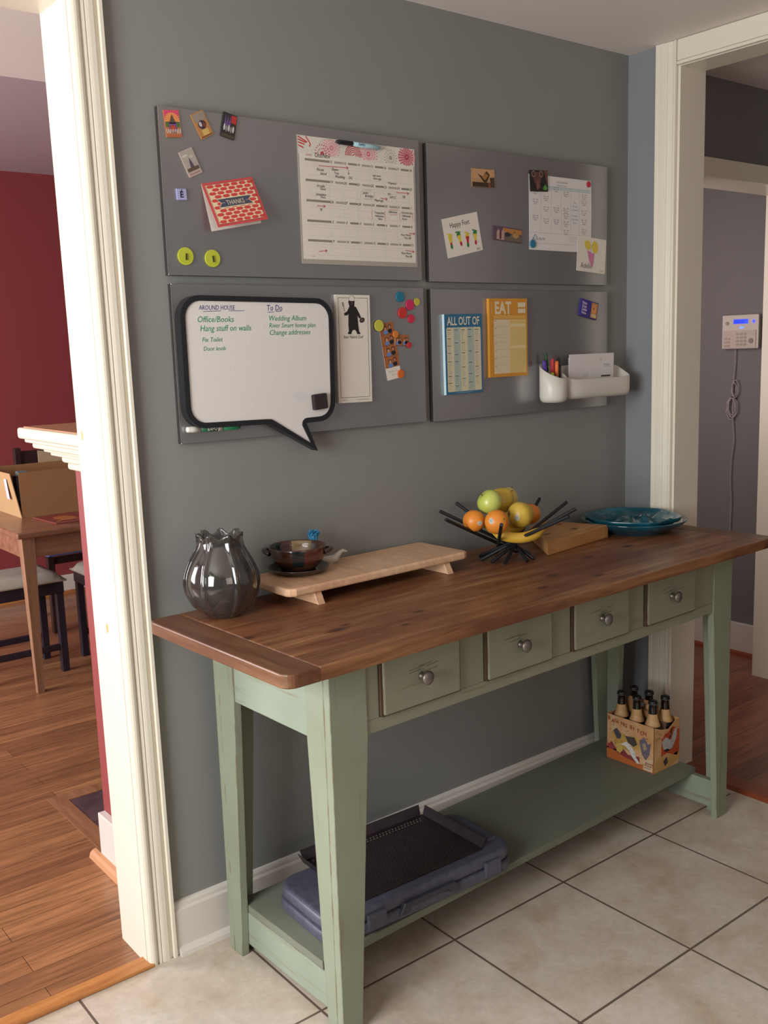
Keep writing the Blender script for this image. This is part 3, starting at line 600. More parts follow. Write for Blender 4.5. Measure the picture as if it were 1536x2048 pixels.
# items on the upper right board
def d5(b, w_, h, z):
    b.rect(-w_/2+.001, -.002, w_/2-.001, h/2-.001, z, C('c09268')); b.rect(-w_/2+.001, -h/2+.001, w_/2-.001, -.012, z, C('3a2a20')); b.rect(-w_/2+.001, -.012, w_/2-.001, -.002, z, C('b08a60'))
    b.flat([(-.024, .012), (-.004, .004), (.010, .018), (.014, .020), (.026, .010), (.014, -.010), (.004, -.014)], z+.0001, C('3a2a18')); b.flat([(-.006, .002), (.008, .014), (.020, .008), (.006, -.006)], z+.0002, C('a06a34')); b.flat([(.018, -.025), (.022, -.006), (.030, -.024)], z+.0002, C('8a4a24')); b.flat([(.024, .002), (.044, .004), (.044, -.025), (.032, -.025)], z+.0001, C('42362a'))
def d6(b, w_, h, z):
    b.flat(ell(-.008, .008, .018, .018, 16), z, C('5a3630')); b.flat(ell(-.024, .020, .009, .010, 12), z+.0001, C('8a6a60')); b.flat(ell(.010, .020, .009, .010, 12), z+.0001, C('8a6a60')); b.flat(ell(-.024, .020, .006, .007, 12), z+.0002, C('4a2824')); b.flat(ell(.010, .020, .006, .007, 12), z+.0002, C('4a2824'))
    b.rect(-.014, -.022, .004, .004, z+.0001, C('6a4238')); b.rect(-.010, -.026, -.004, -.004, z+.0002, C('7a4e42')); b.flat([(.024, .030), (.030, .002), (.036, -.012), (.038, .030)], z+.0001, C('6a3a2c')); b.flat(ell(.026, -.021, .011, .007, 6), z+.0002, C('4f8a3c')); b.flat(ell(.028, -.018, .004, .009, 6), z+.0003, C('5f9a44'))
def d7(b, w_, h, z):
    b.rect(-w_/2+.001, -.004, w_/2-.001, h/2-.001, z, C('5a4458')); b.rect(-.02, .004, w_/2-.001, h/2-.003, z+.0001, C('b0783c')); b.flat([(-.046, -.018), (-.046, .004), (-.040, .012), (-.034, .006), (-.026, .006), (-.020, .013), (-.014, .006), (-.014, -.018)], z+.0002, C('b08e84')); b.rect(-.034, -.016, -.026, .006, z+.0003, C('5a3038'))
    b.flat([(-.060, -.012), (-.046, -.014), (-.014, -.018), (.058, -.018), (.058, -.001), (.030, .010), (.008, -.004), (-.012, -.010)], z+.0001, C('6c5a4a')); b.flat(ell(.034, .0, .014, .008, 10), z+.0002, C('a8844c')); b.flat(ell(0, .0, .012, .007, 10), z+.0002, C('2e2a30'))
magnet(1.023, 1.998, 1.2, 0.092, 0.052, C('9a7450'), 'landscape picture magnet of a winged shape against a tan sky', d5)
# printed schedule sheet
b = MB(); w_, h = .288, .2235; z = .0006
b.prism([(0, 0), (w_*.5, -.0008), (w_, 0), (w_+.003, h*.55), (w_+.001, h), (0, h)], 0, z, M_PAPERW); z += .0001
b.rect(.004, h-.040, w_-.004, h-.030, z, C('b9c6c6')); SX = [.004, .052, .100, .145, .190, .230, .278]
for x in SX[1:-1]: b.line([(x, .052), (x, h-.030)], .0005, z+.0001, M_INKL)
for v in (.052, .020, h-.030): b.line([(.004, v), (w_-.004, v)], .0005, z+.0001, M_INKL)
for v in (.052, .02): pass
b.text('Class Schedule', .150, h-.018, .009, z+.0001, M_INKL, align='CENTER'); b.text('Weekly Program', .150, h-.027, .007, z+.0001, M_INKL, align='CENTER')
sched = {0: (0.178, .148, .100), 1: (.160, .128, .092), 2: (.190, .128, .092), 3: (.178, .128, .112, .088, .062), 5: (.176, .156, .126, .098, .068)}
for c_i, vs in sched.items():
    xc = (SX[c_i]+SX[c_i+1])/2
    for v in vs:
        b.text('9:00 - 9:45', xc, v, .0062, z+.0001, M_INKL, align='CENTER'); b.text('All Levels', xc, v-.0062, .0062, z+.0001, M_INKL, align='CENTER'); b.text('Pilates', xc, v-.012, .0062, z+.0001, M_INKL, align='CENTER')
for t, v in (('No', .148), ('Group', .137), ('Classes', .126), ('Private', .108), ('Sessions', .097), ('Only', .086)): b.text(t, .210, v, .009, z+.0001, C('7fa0b4'), align='CENTER')
b.text('ACCEL PILATES', .016, .030, .010, z+.0001, C('50606a'), sx=.8); b.line([(.012, .030), (.026, .046), (.034, .038)], .002, z+.0001, C('5a7aa0'))
for v in (.045, .040, .035, .030): b.line([(.185, v), (.225, v)], .0006, z+.0001, M_INKL)
tag(b.build('schedule_sheet', None, onb(1.217, 1.803)), 'printed white schedule sheet with columns on upper right steel board', 'paper')
magnet(1.258, 2.008, 2.9, 0.078, 0.062, C('1e1614'), 'dark picture magnet of a brown animal with a green leaf mark', d6, .0012)
magnet(1.120, 1.843, -3.7, 0.123, 0.041, C('5a4650'), 'wide landscape picture magnet of a building under an orange sky', d7)
b = MB(); w_, h = .142, .110; b.box(-w_/2, w_/2, -h/2, h/2, 0, .0006, M_PAPER); z = .0008
b.text('Happy Feet', -.005, .026, .021, z, M_INK, align='CENTER', sx=.82)
def foot(cx, cy, cols, sc_=1.0, lean=0.0):
    Tm = tr(cx, cy, 0) @ rotz(lean) @ Matrix.Diagonal((sc_, sc_, 1, 1))
    b.flat(ell(0, .012, .0085, .010, 14), z, cols[0], Tm); b.flat([(-.0075, .012), (.0075, .012), (.005, -.002), (-.004, -.002)], z+.0001, cols[1], Tm); b.flat([(-.004, -.002), (.005, -.002), (.0045, -.014), (-.0035, -.014)], z+.0001, cols[2], Tm); b.flat(ell(.0005, -.014, .005, .007, 12), z+.0002, cols[3], Tm)
    for i in range(5): b.flat(ell(-.009+.0042*i, .0235-.0012*abs(i-1)*(i > 1), .002, .0028, 8), z+.0002, cols[0], Tm)
Yw, Rd, Gn = C('d6bc3c'), C('b8283c'), C('2f7a3c')
foot(-.050, -.012, (Yw, Yw, Rd, Gn), .95, .0); foot(-.014, -.010, (Gn, Yw, Yw, Rd), .95, .15); foot(.016, -.018, (Yw, Rd, Rd, Gn), .95, -.12); foot(.048, -.016, (Gn, Yw, Yw, Rd), .95, -.1)
b.text('2012', .046, -.051, .009, z, M_INK, sx=.9)
tag(b.build('drawing_card', None, onb(0.938, 1.834, 11.8)), 'white card reading Happy Feet with four painted footprints', 'card')
b = MB(); b.box(-w_/2, w_/2, -h/2, h/2, 0, .0006, M_PAPER)
b.flat(ell(-.020, .030, .017, .014, 16, -.5), z, C('d8bc48')); b.flat(ell(.016, .026, .015, .020, 16, .2), z, C('d8bc48')); b.flat([(-.022, .014), (.004, .006), (.014, .008), (.012, -.020), (.008, -.040), (-.002, -.030), (-.012, -.016)], z+.0001, C('c87a9c')); b.line([(-.002, .026), (-.004, .010)], .001, z+.0002, M_INK); b.line([(-.004, .028), (.006, .032)], .001, z+.0002, M_INK)
b.text('Adelle', -.052, -.044, .026, z+.0003, C('7a6e78'), sx=.82); b.text('2012', .046, -.050, .008, z, M_INKL)
tag(b.build('drawing_card', None, onb(1.507, 1.795, -3.9, .0012)), 'white card reading Adelle with a yellow and pink painted butterfly', 'card')
def disc(x, z, r, col, label, off=0.0):
    b = MB(); b.prism(ell(0, 0, r, r, 32), 0, .004, C(col, .45), None, .0012)
    tag(b.build('round_magnet', None, onb(x, z, 0, off)), label, 'magnet', 'small coloured round magnets')
disc(1.491, 2.015, .0095, 'b02838', 'small red round magnet at top right corner of the schedule sheet', .0008)
disc(1.230, 1.820, .0125, '2a7296', 'blue round magnet at bottom left corner of the schedule sheet', .0008)
disc(.696, 1.657, .0145, '22708c', 'blue round magnet, topmost of the loose cluster right of the notepad')
disc(.731, 1.635, .0150, 'c02c56', 'large magenta round magnet beside the small yellow one')
disc(.756, 1.643, .0108, 'b8b04a', 'small yellow round magnet, rightmost of the loose cluster')
disc(.703, 1.613, .0155, 'c0302e', 'large red round magnet below the blue one')
disc(.734, 1.597, .0118, 'c42c48', 'small pinkish red round magnet, lowest of the loose cluster')
disc(.617, 1.579, .0158, 'beb84a', 'large yellow round magnet holding top corner of the photo strip', .0014)
disc(.674, 1.555, .0095, 'd07a30', 'small orange round magnet where the two photo strips meet', .0022)
disc(.723, 1.524, .0085, 'b8303a', 'small red round magnet at right corner of the short photo strip', .0016)
disc(.689, 1.445, .0120, 'cc6428', 'orange round magnet at bottom of the long photo strip', .0014)

# photo strips
def strip(x, z, ang, wd, h, n, label, off, white):
    b = MB(); b.box(-wd/2, wd/2, -h/2, h/2, 0, .0006, M_PAPER); zz = .0007
    y1 = h/2; y0 = -h/2 + white; b.rect(-wd/2, y0, wd/2, y1, zz, C('9c5c34')); rnd = random.Random(int(x*1000))
    if wd < h:
        fh = (y1-y0)/n; fr = [(-wd/2, y0+fh*i, wd, fh) for i in range(n)]
    else:
        fw = wd/n; fr = [(-wd/2+fw*i, y0, fw, y1-y0) for i in range(n)]
    for (fx, fy, fw, fh) in fr:
        for i in range(7): b.line([(fx+.001+fw*.14*i, fy+fh*.1), (fx+.001+fw*.14*i, fy+fh*.95)], .0012, zz+.0001, C(rnd.choice(['7a3c20', 'c08040', 'b06a34'])))
        for i, sk in enumerate(('c08a6c', 'a8705a')):
            cx = fx+fw*(.38+.32*i); cy = fy+fh*(.5+.08*i); s_ = min(fw, fh)*.17
            b.flat(ell(cx, cy-s_*1.9, s_*1.5, s_*1.3, 12), zz+.0002, C(['5f80b4', '1e1c24'][i])); b.flat(ell(cx, cy+s_*.25, s_*1.15, s_*1.2, 12), zz+.0003, C('2a1c18')); b.flat(ell(cx, cy, s_*.85, s_, 12), zz+.0004, C(sk))
        b.line([(fx, fy), (fx+fw, fy)], .0008, zz+.0005, C('4a2a1c'))
    if white: b.text('Bay & Lou', -wd/2+.010, -h/2+.020, .0075, zz+.0001, C('a8a48c')); b.text('2012', -wd/2+.018, -h/2+.010, .0075, zz+.0001, C('a8a48c'))
    tag(b.build('photo_strip', None, onb(x, z, ang, off)), label, 'photograph')
strip(.656, 1.509, 9.2, .051, .156, 4, 'long vertical photo booth strip with white foot', .0, .034)
strip(.698, 1.538, -2.3, .049, .030, 2, 'short horizontal strip of photo booth pictures behind the orange magnet', .0008, 0)

# speech-bubble whiteboard ----------------------------------------------------
bub = thing('speech_bubble_whiteboard', wallT(0.0, 0.0, BY-0.0006), 'white dry-erase board shaped as a speech bubble with black rim', 'whiteboard')
def arc(cx, cy, r, a0, a1, n=7): return [(cx+r*math.cos(R(a0+(a1-a0)*i/n)), cy+r*math.sin(R(a0+(a1-a0)*i/n))) for i in range(n+1)]
inner = arc(.061, 1.602, .040, 180, 90) + arc(.393, 1.597, .040, 90, 0) + arc(.391, 1.385, .038, 0, -90) + arc(.352, 1.330, .016, 90, 190, 5) + [(.3605, 1.279)] + arc(.244, 1.338, .014, -60+20, 90+10, 1)[:0] + [(.252, 1.345), (.243, 1.350), (.232, 1.351)] + arc(.061, 1.394, .040, -90, -180)
def offset(poly, d):
    o = []; n = len(poly)
    for i in range(n):
        p0, p, p1 = Vector(poly[i-1]), Vector(poly[i]), Vector(poly[(i+1) % n])
        a = (p-p0).normalized(); c = (p1-p).normalized(); na = Vector((-a.y, a.x)); nc = Vector((-c.y, c.x)); m = (na+nc)
        m.normalize(); k = min(2.2, 1/max(.35, m.dot(na))); o.append(tuple(p + m*d*k))
    return o
outer = offset(inner, .013)
b = MB(); b.flat(inner, .026, C('dcd6d2', .3)); zz = .0262
def hb(t, x, y, s_, m, sh=.2, sx=.92): b.text(t, x, y, s_, zz+.0002, m, shear=sh, sx=sx)
K = M_BLUEINK; G = M_GREENINK
hb('AROUND HOUSE', .059, 1.621, .0155, K, .1, .80); b.line([(.070, 1.617), (.118, 1.6185)], .0012, zz+.0002, K); b.line([(.139, 1.6185), (.183, 1.619)], .0012, zz+.0002, K)
hb('To Do', .246, 1.619, .020, K, .1, .85); b.line([(.249, 1.6150), (.267, 1.6155)], .0012, zz+.0002, K); b.line([(.271, 1.6165), (.290, 1.6175)], .0012, zz+.0002, K)
hb('Office/Books', .052, 1.592, .0205, G); hb('Hang stuff on walls', .058, 1.571, .0200, G); hb('Fix Toilet', .062, 1.546, .0155, G); hb('Door knob', .064, 1.525, .0145, G)
hb('Wedding Album', .250, 1.594, .0185, G); hb('River Smart home plan', .250, 1.577, .0165, G); hb('Change addresses', .250, 1.559, .0185, G)
b.flat(ell(.335, 1.402, .022, .012, 18), zz+.0001, C('d4ced0', .4))
b.build('writing_surface', bub)
b = MB(); b.ring(inner, outer, 0.0, .029, C('1c1c20', .4)); b.build('rim', bub)
b = MB(); b.box(-.0215, .0215, -.020, .020, 0, .014, C('2a2022', .8), .003); tag(b.build('magnetic_eraser', None, wallT(.389, 1.386, BY-.0006-.0268, R(4))), 'small dark square eraser on the whiteboard above its tail', 'eraser')
t = thing('dry_erase_marker', onb(.016, 1.3395, -1.5, .0085), 'green dry-erase marker with white cap under the speech-bubble board', 'marker')
Tm = Matrix(((0, 0, 1, 0), (1, 0, 0, 0), (0, 1, 0, 0), (0, 0, 0, 1))); r = .0078
b = MB(); b.lathe([(0, .034), (r*.92, .034), (r*.92, .086), (0, .086)], C('1f5a3a', .4), 18, Tm); b.lathe([(r*.95, .082), (r*.95, .095), (0, .095)], M_WHITE, 18, Tm); b.lathe([(0, .095), (r*.8, .095), (r*.75, .14), (r*.4, .146), (0, .146)], C('1f7a4a', .4), 18, Tm)
b.text('EXPO', .052, -.004, .0105, r+.0003, M_WHITE, fat=.0002, shear=.2); b.build('barrel', t)
b = MB(); b.lathe([(0, 0), (r*.8, 0), (r*.9, .004), (r, .014), (r, .034), (0, .034)], M_WHITE, 18, Tm); b.build('cap', t)

# bear notepad
b = MB(); w_, h = .113, .285; b.box(0, w_, 0, h, 0, .007, C('cfc7c2', .7)); b.box(0, w_, 0, h, .007, .0085, M_PAPER, 0, rotz(0)); z = .0087
fr = [(.008, .014), (w_-.008, .014), (w_-.008, h-.008), (.008, h-.008), (.008, .014)]
b.line(fr, .0010, z, M_INK)
BK = C('1e1618', .7); cx = .052
b.flat(ell(cx, h-.010, .009, .008, 14), z+.0002, M_PAPER); b.line(ell(cx, h-.010, .009, .008, 14), .0007, z+.0003, BK)
b.flat([(cx-.010, h-.013), (cx-.011, h-.020), (cx-.008, h-.030), (cx-.010, h-.034), (cx-.017, h-.044), (cx-.026, h-.048), (cx-.026, h-.054), (cx-.016, h-.054), (cx-.012, h-.050), (cx-.013, h-.080), (cx-.012, h-.096), (cx-.016, h-.100), (cx-.014, h-.103), (cx-.004, h-.103), (cx-.003, h-.098), (cx+.002, h-.092), (cx+.009, h-.092), (cx+.014, h-.098), (cx+.015, h-.103), (cx+.026, h-.103), (cx+.026, h-.100), (cx+.022, h-.096), (cx+.020, h-.080), (cx+.018, h-.054), (cx+.024, h-.062), (cx+.030, h-.060), (cx+.026, h-.052), (cx+.014, h-.032), (cx+.008, h-.030), (cx+.009, h-.020), (cx+.010, h-.013), (cx+.006, h-.016), (cx-.006, h-.016)], z+.0004, BK)
b.flat(ell(cx, h-.022, .004, .005, 10), z+.0005, C('4a3a38')); b.rect(cx-.008, h-.0155, cx+.009, h-.013, z+.0006, M_PAPER)
b.line([(cx-.024, h-.044), (cx-.028, h-.030)], .0014, z+.0005, C('6a6058')); b.flat([(cx-.031, h-.030), (cx-.026, h-.031), (cx-.027, h-.020), (cx-.033, h-.019)], z+.0005, C('8a8270'))
b.flat(ell(cx+.033, h-.066, .009, .0065, 16, .4), z+.0005, BK); b.flat(ell(cx+.033, h-.0655, .006, .004, 14, .4), z+.0006, C('5a5048'))
b.text('Bear Naked Chef', cx+.003, h-.114, .0115, z+.0002, C('4a4244'), align='CENTER', sx=.80); b.text('Notes', .014, .006, .0055, z+.0002, M_INKL); b.text('www.hatleystore.com', w_-.010, .006, .0048, z+.0002, M_INKL, align='RIGHT')
tag(b.build('notepad', None, onb(.468, 1.376, -.6)), 'tall white notepad with a black bear in a chef hat', 'notepad')

# ALL OUT OF pad and EAT pad
t = thing('shopping_list_pad', onb(.853, 1.377, .6), 'blue shopping list pad headed ALL OUT OF', 'notepad'); w_, h = .148, .231
b = MB(); b.box(0, w_, 0, h, 0, .010, C('b8ccd4', .7)); b.build('pages', t)
b = MB(); BL = C('2f6484', .6); b.box(0, w_, 0, h, .0101, .0112, BL, 0, None); z = .0114
b.flat(rrect(.006, .008, w_-.006, h-.038, .004, 3), z, C('cfc4a4'))
for k in (1, 3): b.rect(.006+.0272*k, .009, .006+.0272*(k+1), h-.039, z+.0001, C('a9b2a8'))
b.text('ALL OUT OF', w_/2, h-.031, .0335, z+.0001, C('d6ceb8'), align='CENTER', sx=.68, fat=.0006)
rnd = random.Random(4)
for k in range(5):
    y = h-.044
    while y > .022:
        b.rect(.009+.0272*k, y-.002, .009+.0272*k+.014, y, z+.0002, C('4c5450')); n = rnd.randint(3, 8)
        for i in range(n):
            y -= .0042
            if y < .014: break
            b.line([(.010+.0272*k, y-.002), (.010+.0272*k+rnd.uniform(.006, .016), y-.002)], .0011, z+.0002, C('94958a'))
        y -= .008
b.line([(.040, .0045), (.105, .0045)], .001, z, C('9fb4bc')); b.build('cover', t)
t = thing('meal_planner_pad', onb(1.031, 1.420, .2), 'orange meal planner pad headed EAT', 'notepad'); w_, h = .163, .234
b = MB(); b.box(0, w_, 0, h, 0, .010, C('c98a2c', .7)); b.build('pages', t)
b = MB(); OR = C('c8892e', .6); b.box(0, w_, 0, h, .0101, .0112, OR); z = .0114
b.rect(.018, .010, .086, h-.062, z, C('d3c0a2')); b.rect(.086, .010, w_-.006, h-.062, z, C('d2b573')); b.rect(.018, h-.060, w_-.006, h-.050, z, C('d0a050'))
b.text('EAT', .022, h-.045, .050, z+.0001, C('d8c8a8'), sx=.80, fat=.0016); b.rect(.122, h-.026, w_-.008, h-.012, z, C('d8c8a8')); b.rect(.122, h-.044, w_-.008, h-.031, z, C('d8c8a8'))
b.text('WHAT TO', .013, h-.046, .007, z, C('dcb878'), rot=PI/2)
for i in range(7):
    y = h-.062-.0225*i; b.line([(.019, y), (.084, y)], .0008, z+.0001, C('b09a70')); b.rect(.021, y-.005, .030, y-.0032, z+.0002, C('9a8458'))
    for q in (.011, .017): b.line([(.021, y-q), (.082, y-q)], .0003, z+.0001, C('bfae90'))
for v in (.150, .085): b.rect(.089, v, w_-.010, v+.008, z+.0001, C('dcc894'))
for q in range(18): b.line([(.090, .018+.0085*q), (w_-.010, .018+.0085*q)], .0003, z+.0001, C('c4a868'))
b.build('cover', t)
def d8(b, w_, h, z):
    b.rect(.010, -h/2+.003, w_/2-.003, h/2-.003, z, C('c07c44')); b.flat(ell(.024, .004, .011, .014, 12), z+.0001, C('d09058')); b.flat(ell(.026, -.017, .014, .006, 10), z+.0001, C('c4b080')); b.flat(ell(.022, .006, .003, .004, 8), z+.0002, C('7a4428'))
    for i, t_ in enumerate(('Pizza', 'Guys', 'Deals', 'Here')): b.text(t_, -.037, .012-.0105*i, .012, z+.0002, C('c8b8d8'), fat=.0004, sx=.95)
magnet(1.491, 1.622, -11.4, .086, .055, C('32267a', .5), 'thick purple and orange picture magnet near right edge of lower board', d8, 0, .006)

# white cups on the lower right board --------------------------------------
def cupmesh(sect, n, zb, ztop, mat, th=.0025):
    # sect(k) -> outline polygon scaled by k ; ztop(x, y) rim height ; local frame x, y(toward wall positive), z
    b = MB(); lev = [(.55, 0), (.80, .0015), (.93, .007), (1.0, .020), (1.0, .5), (1.0, 1.0)]
    o = sect(1.0); m = len(o); vs, fs = [], []
    for k, t in lev:
        for (x, y) in sect(k):
            zt = ztop(x, y); vs.append((x, y, zb + (t if t < .1 else (zt-zb)*t)))
    L = len(lev)
    for t in (1.0, .5, .06):
        for (x, y) in sect(.94):
            zt = ztop(x, y); vs.append((x, y, zb + (zt-zb)*t + (.0 if t < 1 else -.0)))
    L2 = L+3
    for l in range(L2-1):
        for i in range(m): fs.append((l*m+i, l*m+(i+1) % m, (l+1)*m+(i+1) % m, (l+1)*m+i))
    fs.append(list(range(m))[::-1]); fs.append([(L2-1)*m+i for i in range(m)])
    b.add(vs, fs, mat, None, True); return b
CUPW = C('cfc9c0', .38)
rc = .043
def sec_round(k): return [(rc*k*math.cos(2*PI*i/36), rc*k*math.sin(2*PI*i/36)) for i in range(36)]
b = cupmesh(sec_round, 36, 0, lambda x, y: .075+.045*((y+x*-.25+rc)/(2*rc))**1.1 if (y+x*-.25+rc) > 0 else .075, CUPW)
CUP1 = (1.272, -.0645, 1.332)
tag(b.build('pen_cup', None, tr(*CUP1)), 'round white magnetic cup full of pens on lower right board', 'cup')
def sec_long(k):
    a, bb, n_ = .155*k if k == 1 else .155-(1-k)*.05, .040-(1-k)*.045, 44; o = []
    for i in range(n_):
        t = 2*PI*i/n_; c, s_ = math.cos(t), math.sin(t); o.append((a*math.copysign(abs(c)**.35, c), bb*math.copysign(abs(s_)**.5, s_)))
    return o
b = cupmesh(sec_long, 44, 0, lambda x, y: .062+.045*max(0, (y+.040)/.080)**1.3, CUPW)
CUP2 = (1.474, -.0605, 1.338)
tag(b.build('letter_cup', None, tr(*CUP2)), 'long oval white magnetic bin holding envelopes on lower right board', 'bin')
for i, (x0, x1, y, z1, lean, lab) in enumerate(((1.352, 1.572, -.056, 1.479, .10, 'front white envelope standing in the long white bin'), (1.360, 1.585, -.046, 1.468, .06, 'rear white envelope standing in the long white bin'))):
    b = MB(); w_, h = x1-x0, .115; b.box(0, w_, 0, h, 0, .0015, M_PAPERW); z = .0017
    if i == 0:
        b.text('Rebate', w_-.052, h-.040, .012, z, C('7a90a8')); b.line([(w_-.052, h-.043), (w_-.014, h-.043)], .001, z, C('8aa0b0')); b.rect(w_-.062, h-.076, w_-.014, h-.071, z, C('3a3638'))
        for q in range(3): b.line([(w_*.30, h-.062-.005*q), (w_*.30+.028, h-.062-.005*q)], .001, z, M_INKL)
        b.text('usa', w_-.072, h-.022, .008, z, M_INKL)
        for q in range(3): b.line([(w_-.052, h-.082-.004*q), (w_-.02, h-.082-.004*q)], .0008, z, M_INKL)
    tag(b.build('envelope', None, wallT(x0, z1-h, y) @ Matrix.Rotation(R(2), 4, 'X')), lab, 'envelope')
def cuppen(px, py, tx, ty, L, r, body, cap, label, nm='pen'):
    base = Vector((CUP1[0]+px, CUP1[1]+py, CUP1[2]+.006)); tip = Vector((CUP1[0]+tx, CUP1[1]+ty, CUP1[2]+.006)) + Vector((0, 0, L)); d = (tip-base).normalized()
    q = d.to_track_quat('Z', 'Y').to_matrix().to_4x4(); t = thing(nm, tr(*base) @ q, label, 'pen', 'pens in the round white cup')
    b = MB(); b.lathe([(0, 0), (r, 0), (r, L*.62), (0, L*.62)], body, 12); b.build('barrel', t)
    b = MB(); b.lathe([(0, L*.62), (r*1.12, L*.62), (r*1.08, L*.97), (r*.7, L), (0, L)], cap, 12); b.box(r*1.0, r*1.5, -.0015, .0015, L*.66, L*.95, cap); b.build('cap', t)
cuppen(-.012, .012, -.030, .012, .128, .0055, C('3a2a6a'), C('4a2f86'), 'purple pen leaning at the left of the round white cup')
cuppen(.002, .018, -.006, .025, .150, .004, C('2a5a34'), C('1f4a2a'), 'dark green pen standing tallest at the back of the white cup')
cuppen(-.002, -.002, .006, .008, .132, .0050, C('b8b0a8', .3), C('a82c34'), 'red capped marker in the middle of the round white cup')
cuppen(.004, -.010, .019, .002, .124, .0055, C('b8b0a8', .3), C('d8703a'), 'orange pen leaning right in the round white cup')
cuppen(.012, .004, .040, .012, .136, .0045, C('2a2628'), C('1e1c20'), 'black pen leaning furthest right in the round white cup')
cuppen(.016, -.010, .034, .002, .112, .004, C('c8c0b8', .3), C('2a2628'), 'short black and silver pen at front of the white cup')
cuppen(-.010, -.014, -.012, -.006, .088, .006, C('9aa030'), C('a0a838'), 'short lime green marker low in the round white cup')

# ------------------------------------------------------------------ green console table
TH = 0.0314
TT = tr(-0.137, -0.064, 0) @ rotz(TH)      # local x along length, -y to the room
tbl = thing('console_table', TT, 'long green distressed console table with dark stained wooden top', 'table')
L, Dp, ZT = 1.832, 0.574, 0.905
b = MB(); e = .028
mainpoly = [(.082, 0), (.082, -Dp), (L-.075, -Dp), (L-.075, 0)]
b.prism(mainpoly, ZT-.030, ZT, M_TOP, None, .0035)
tp = b.build('tabletop', tbl)
b = MB(); pl = [(0.0815, 0)] + [(e-e*math.sin(R(90*i/6)), -e+e*math.cos(R(90*i/6))) for i in range(7)] + [(e-e*math.cos(R(90*i/6)), -Dp+e-e*math.sin(R(90*i/6))) for i in range(7)] + [(0.0815, -Dp)]
b.prism(pl, ZT-.030, ZT, M_TOPY, None, .0035); b.build('breadboard_end', tbl)
b = MB(); e2 = .012; pl = [(L-.0745, 0), (L-.0745, -Dp)] + [(L-e2+e2*math.sin(R(90*i/4)), -Dp+e2-e2*math.cos(R(90*i/4))) for i in range(5)] + [(L-e2+e2*math.cos(R(90*i/4)), -e2+e2*math.sin(R(90*i/4))) for i in range(5)]
b.prism(pl, ZT-.030, ZT, M_TOPY, None, .0035); b.build('breadboard_end', tbl)
X0, X1, YF, YB = .159, 1.722, -.492, -.014     # outer faces of the base
ZA = ZT-.0302
def taper_board(u0, wt, wb, z0, z1, s):  # polygon in (u,z): outer edge at u0, inner edge tapers
    return [(u0, z0), (u0+s*wb, z0), (u0+s*wt, z1-.19), (u0+s*wt, z1), (u0, z1)]
def leg(sx, sy, label=None):
    b = MB(); xo = X0 if sx > 0 else X1; yo = YF if sy > 0 else YB; th = .021
    # board lying in the x-z plane
    P = taper_board(xo, .100, .054, 0, ZA, sx)
    T1 = Matrix(((1, 0, 0, 0), (0, 0, 1, 0), (0, 1, 0, 0), (0, 0, 0, 1)))
    ya, yb2 = sorted((yo, yo+sy*th)); b.prism(P, ya, yb2, M_GREEN, T1, .0012, 1)
    P = taper_board(yo+sy*(th+.0004), .088-th, .056-th, 0, ZA, sy)
    T2 = Matrix(((0, 0, 1, 0), (1, 0, 0, 0), (0, 1, 0, 0), (0, 0, 0, 1)))
    xa, xb = sorted((xo, xo+sx*th)); b.prism(P, xa, xb, M_GREEN, T2, .0012, 1)
    b.build('leg', tbl)
leg(1, 1); leg(-1, 1); leg(1, -1); leg(-1, -1)
# aprons
b = MB(); xa0, xa1 = X0+.1006, X1-.1006; yf = YF+.004; dz0, dz1 = .722, .842
DX = [(.298, .538), (.626, .866), (.949, 1.189), (1.270, 1.512)]
b.box(xa0, xa1, yf, yf+.02, .688, dz0-.003, M_GREENX, .001); b.box(xa0, xa1, yf, yf+.02, .8545, ZA, M_GREENX, .001)
xs = [xa0] + [x for d in DX for x in d] + [xa1]
for i in range(0, len(xs), 2): b.box(xs[i], xs[i+1]-.0012 if i+1 < len(xs)-1 else xs[i+1], yf, yf+.02, dz0-.0026, .8541, M_GREENX, .0008)
b.box(xa0, xa1, yf+.021, yf+.024, .70, ZA-.002, M_GAPSHADE)
b.build('front_apron', tbl)
b = MB(); b.box(X0+.004, X0+.022, YF+.0886, YB-.0886, .688, ZA, M_GREENY_LIT, .001); b.build('side_apron', tbl)
b = MB(); b.box(X1-.022, X1-.004, YF+.0886, YB-.0886, .688, ZA, M_GREENY_LIT, .001); b.build('side_apron', tbl)
b = MB(); b.box(X0+.1006, X1-.1006, YB-.022, YB-.004, .688, ZA, M_GREENX, .001); b.build('back_apron', tbl)
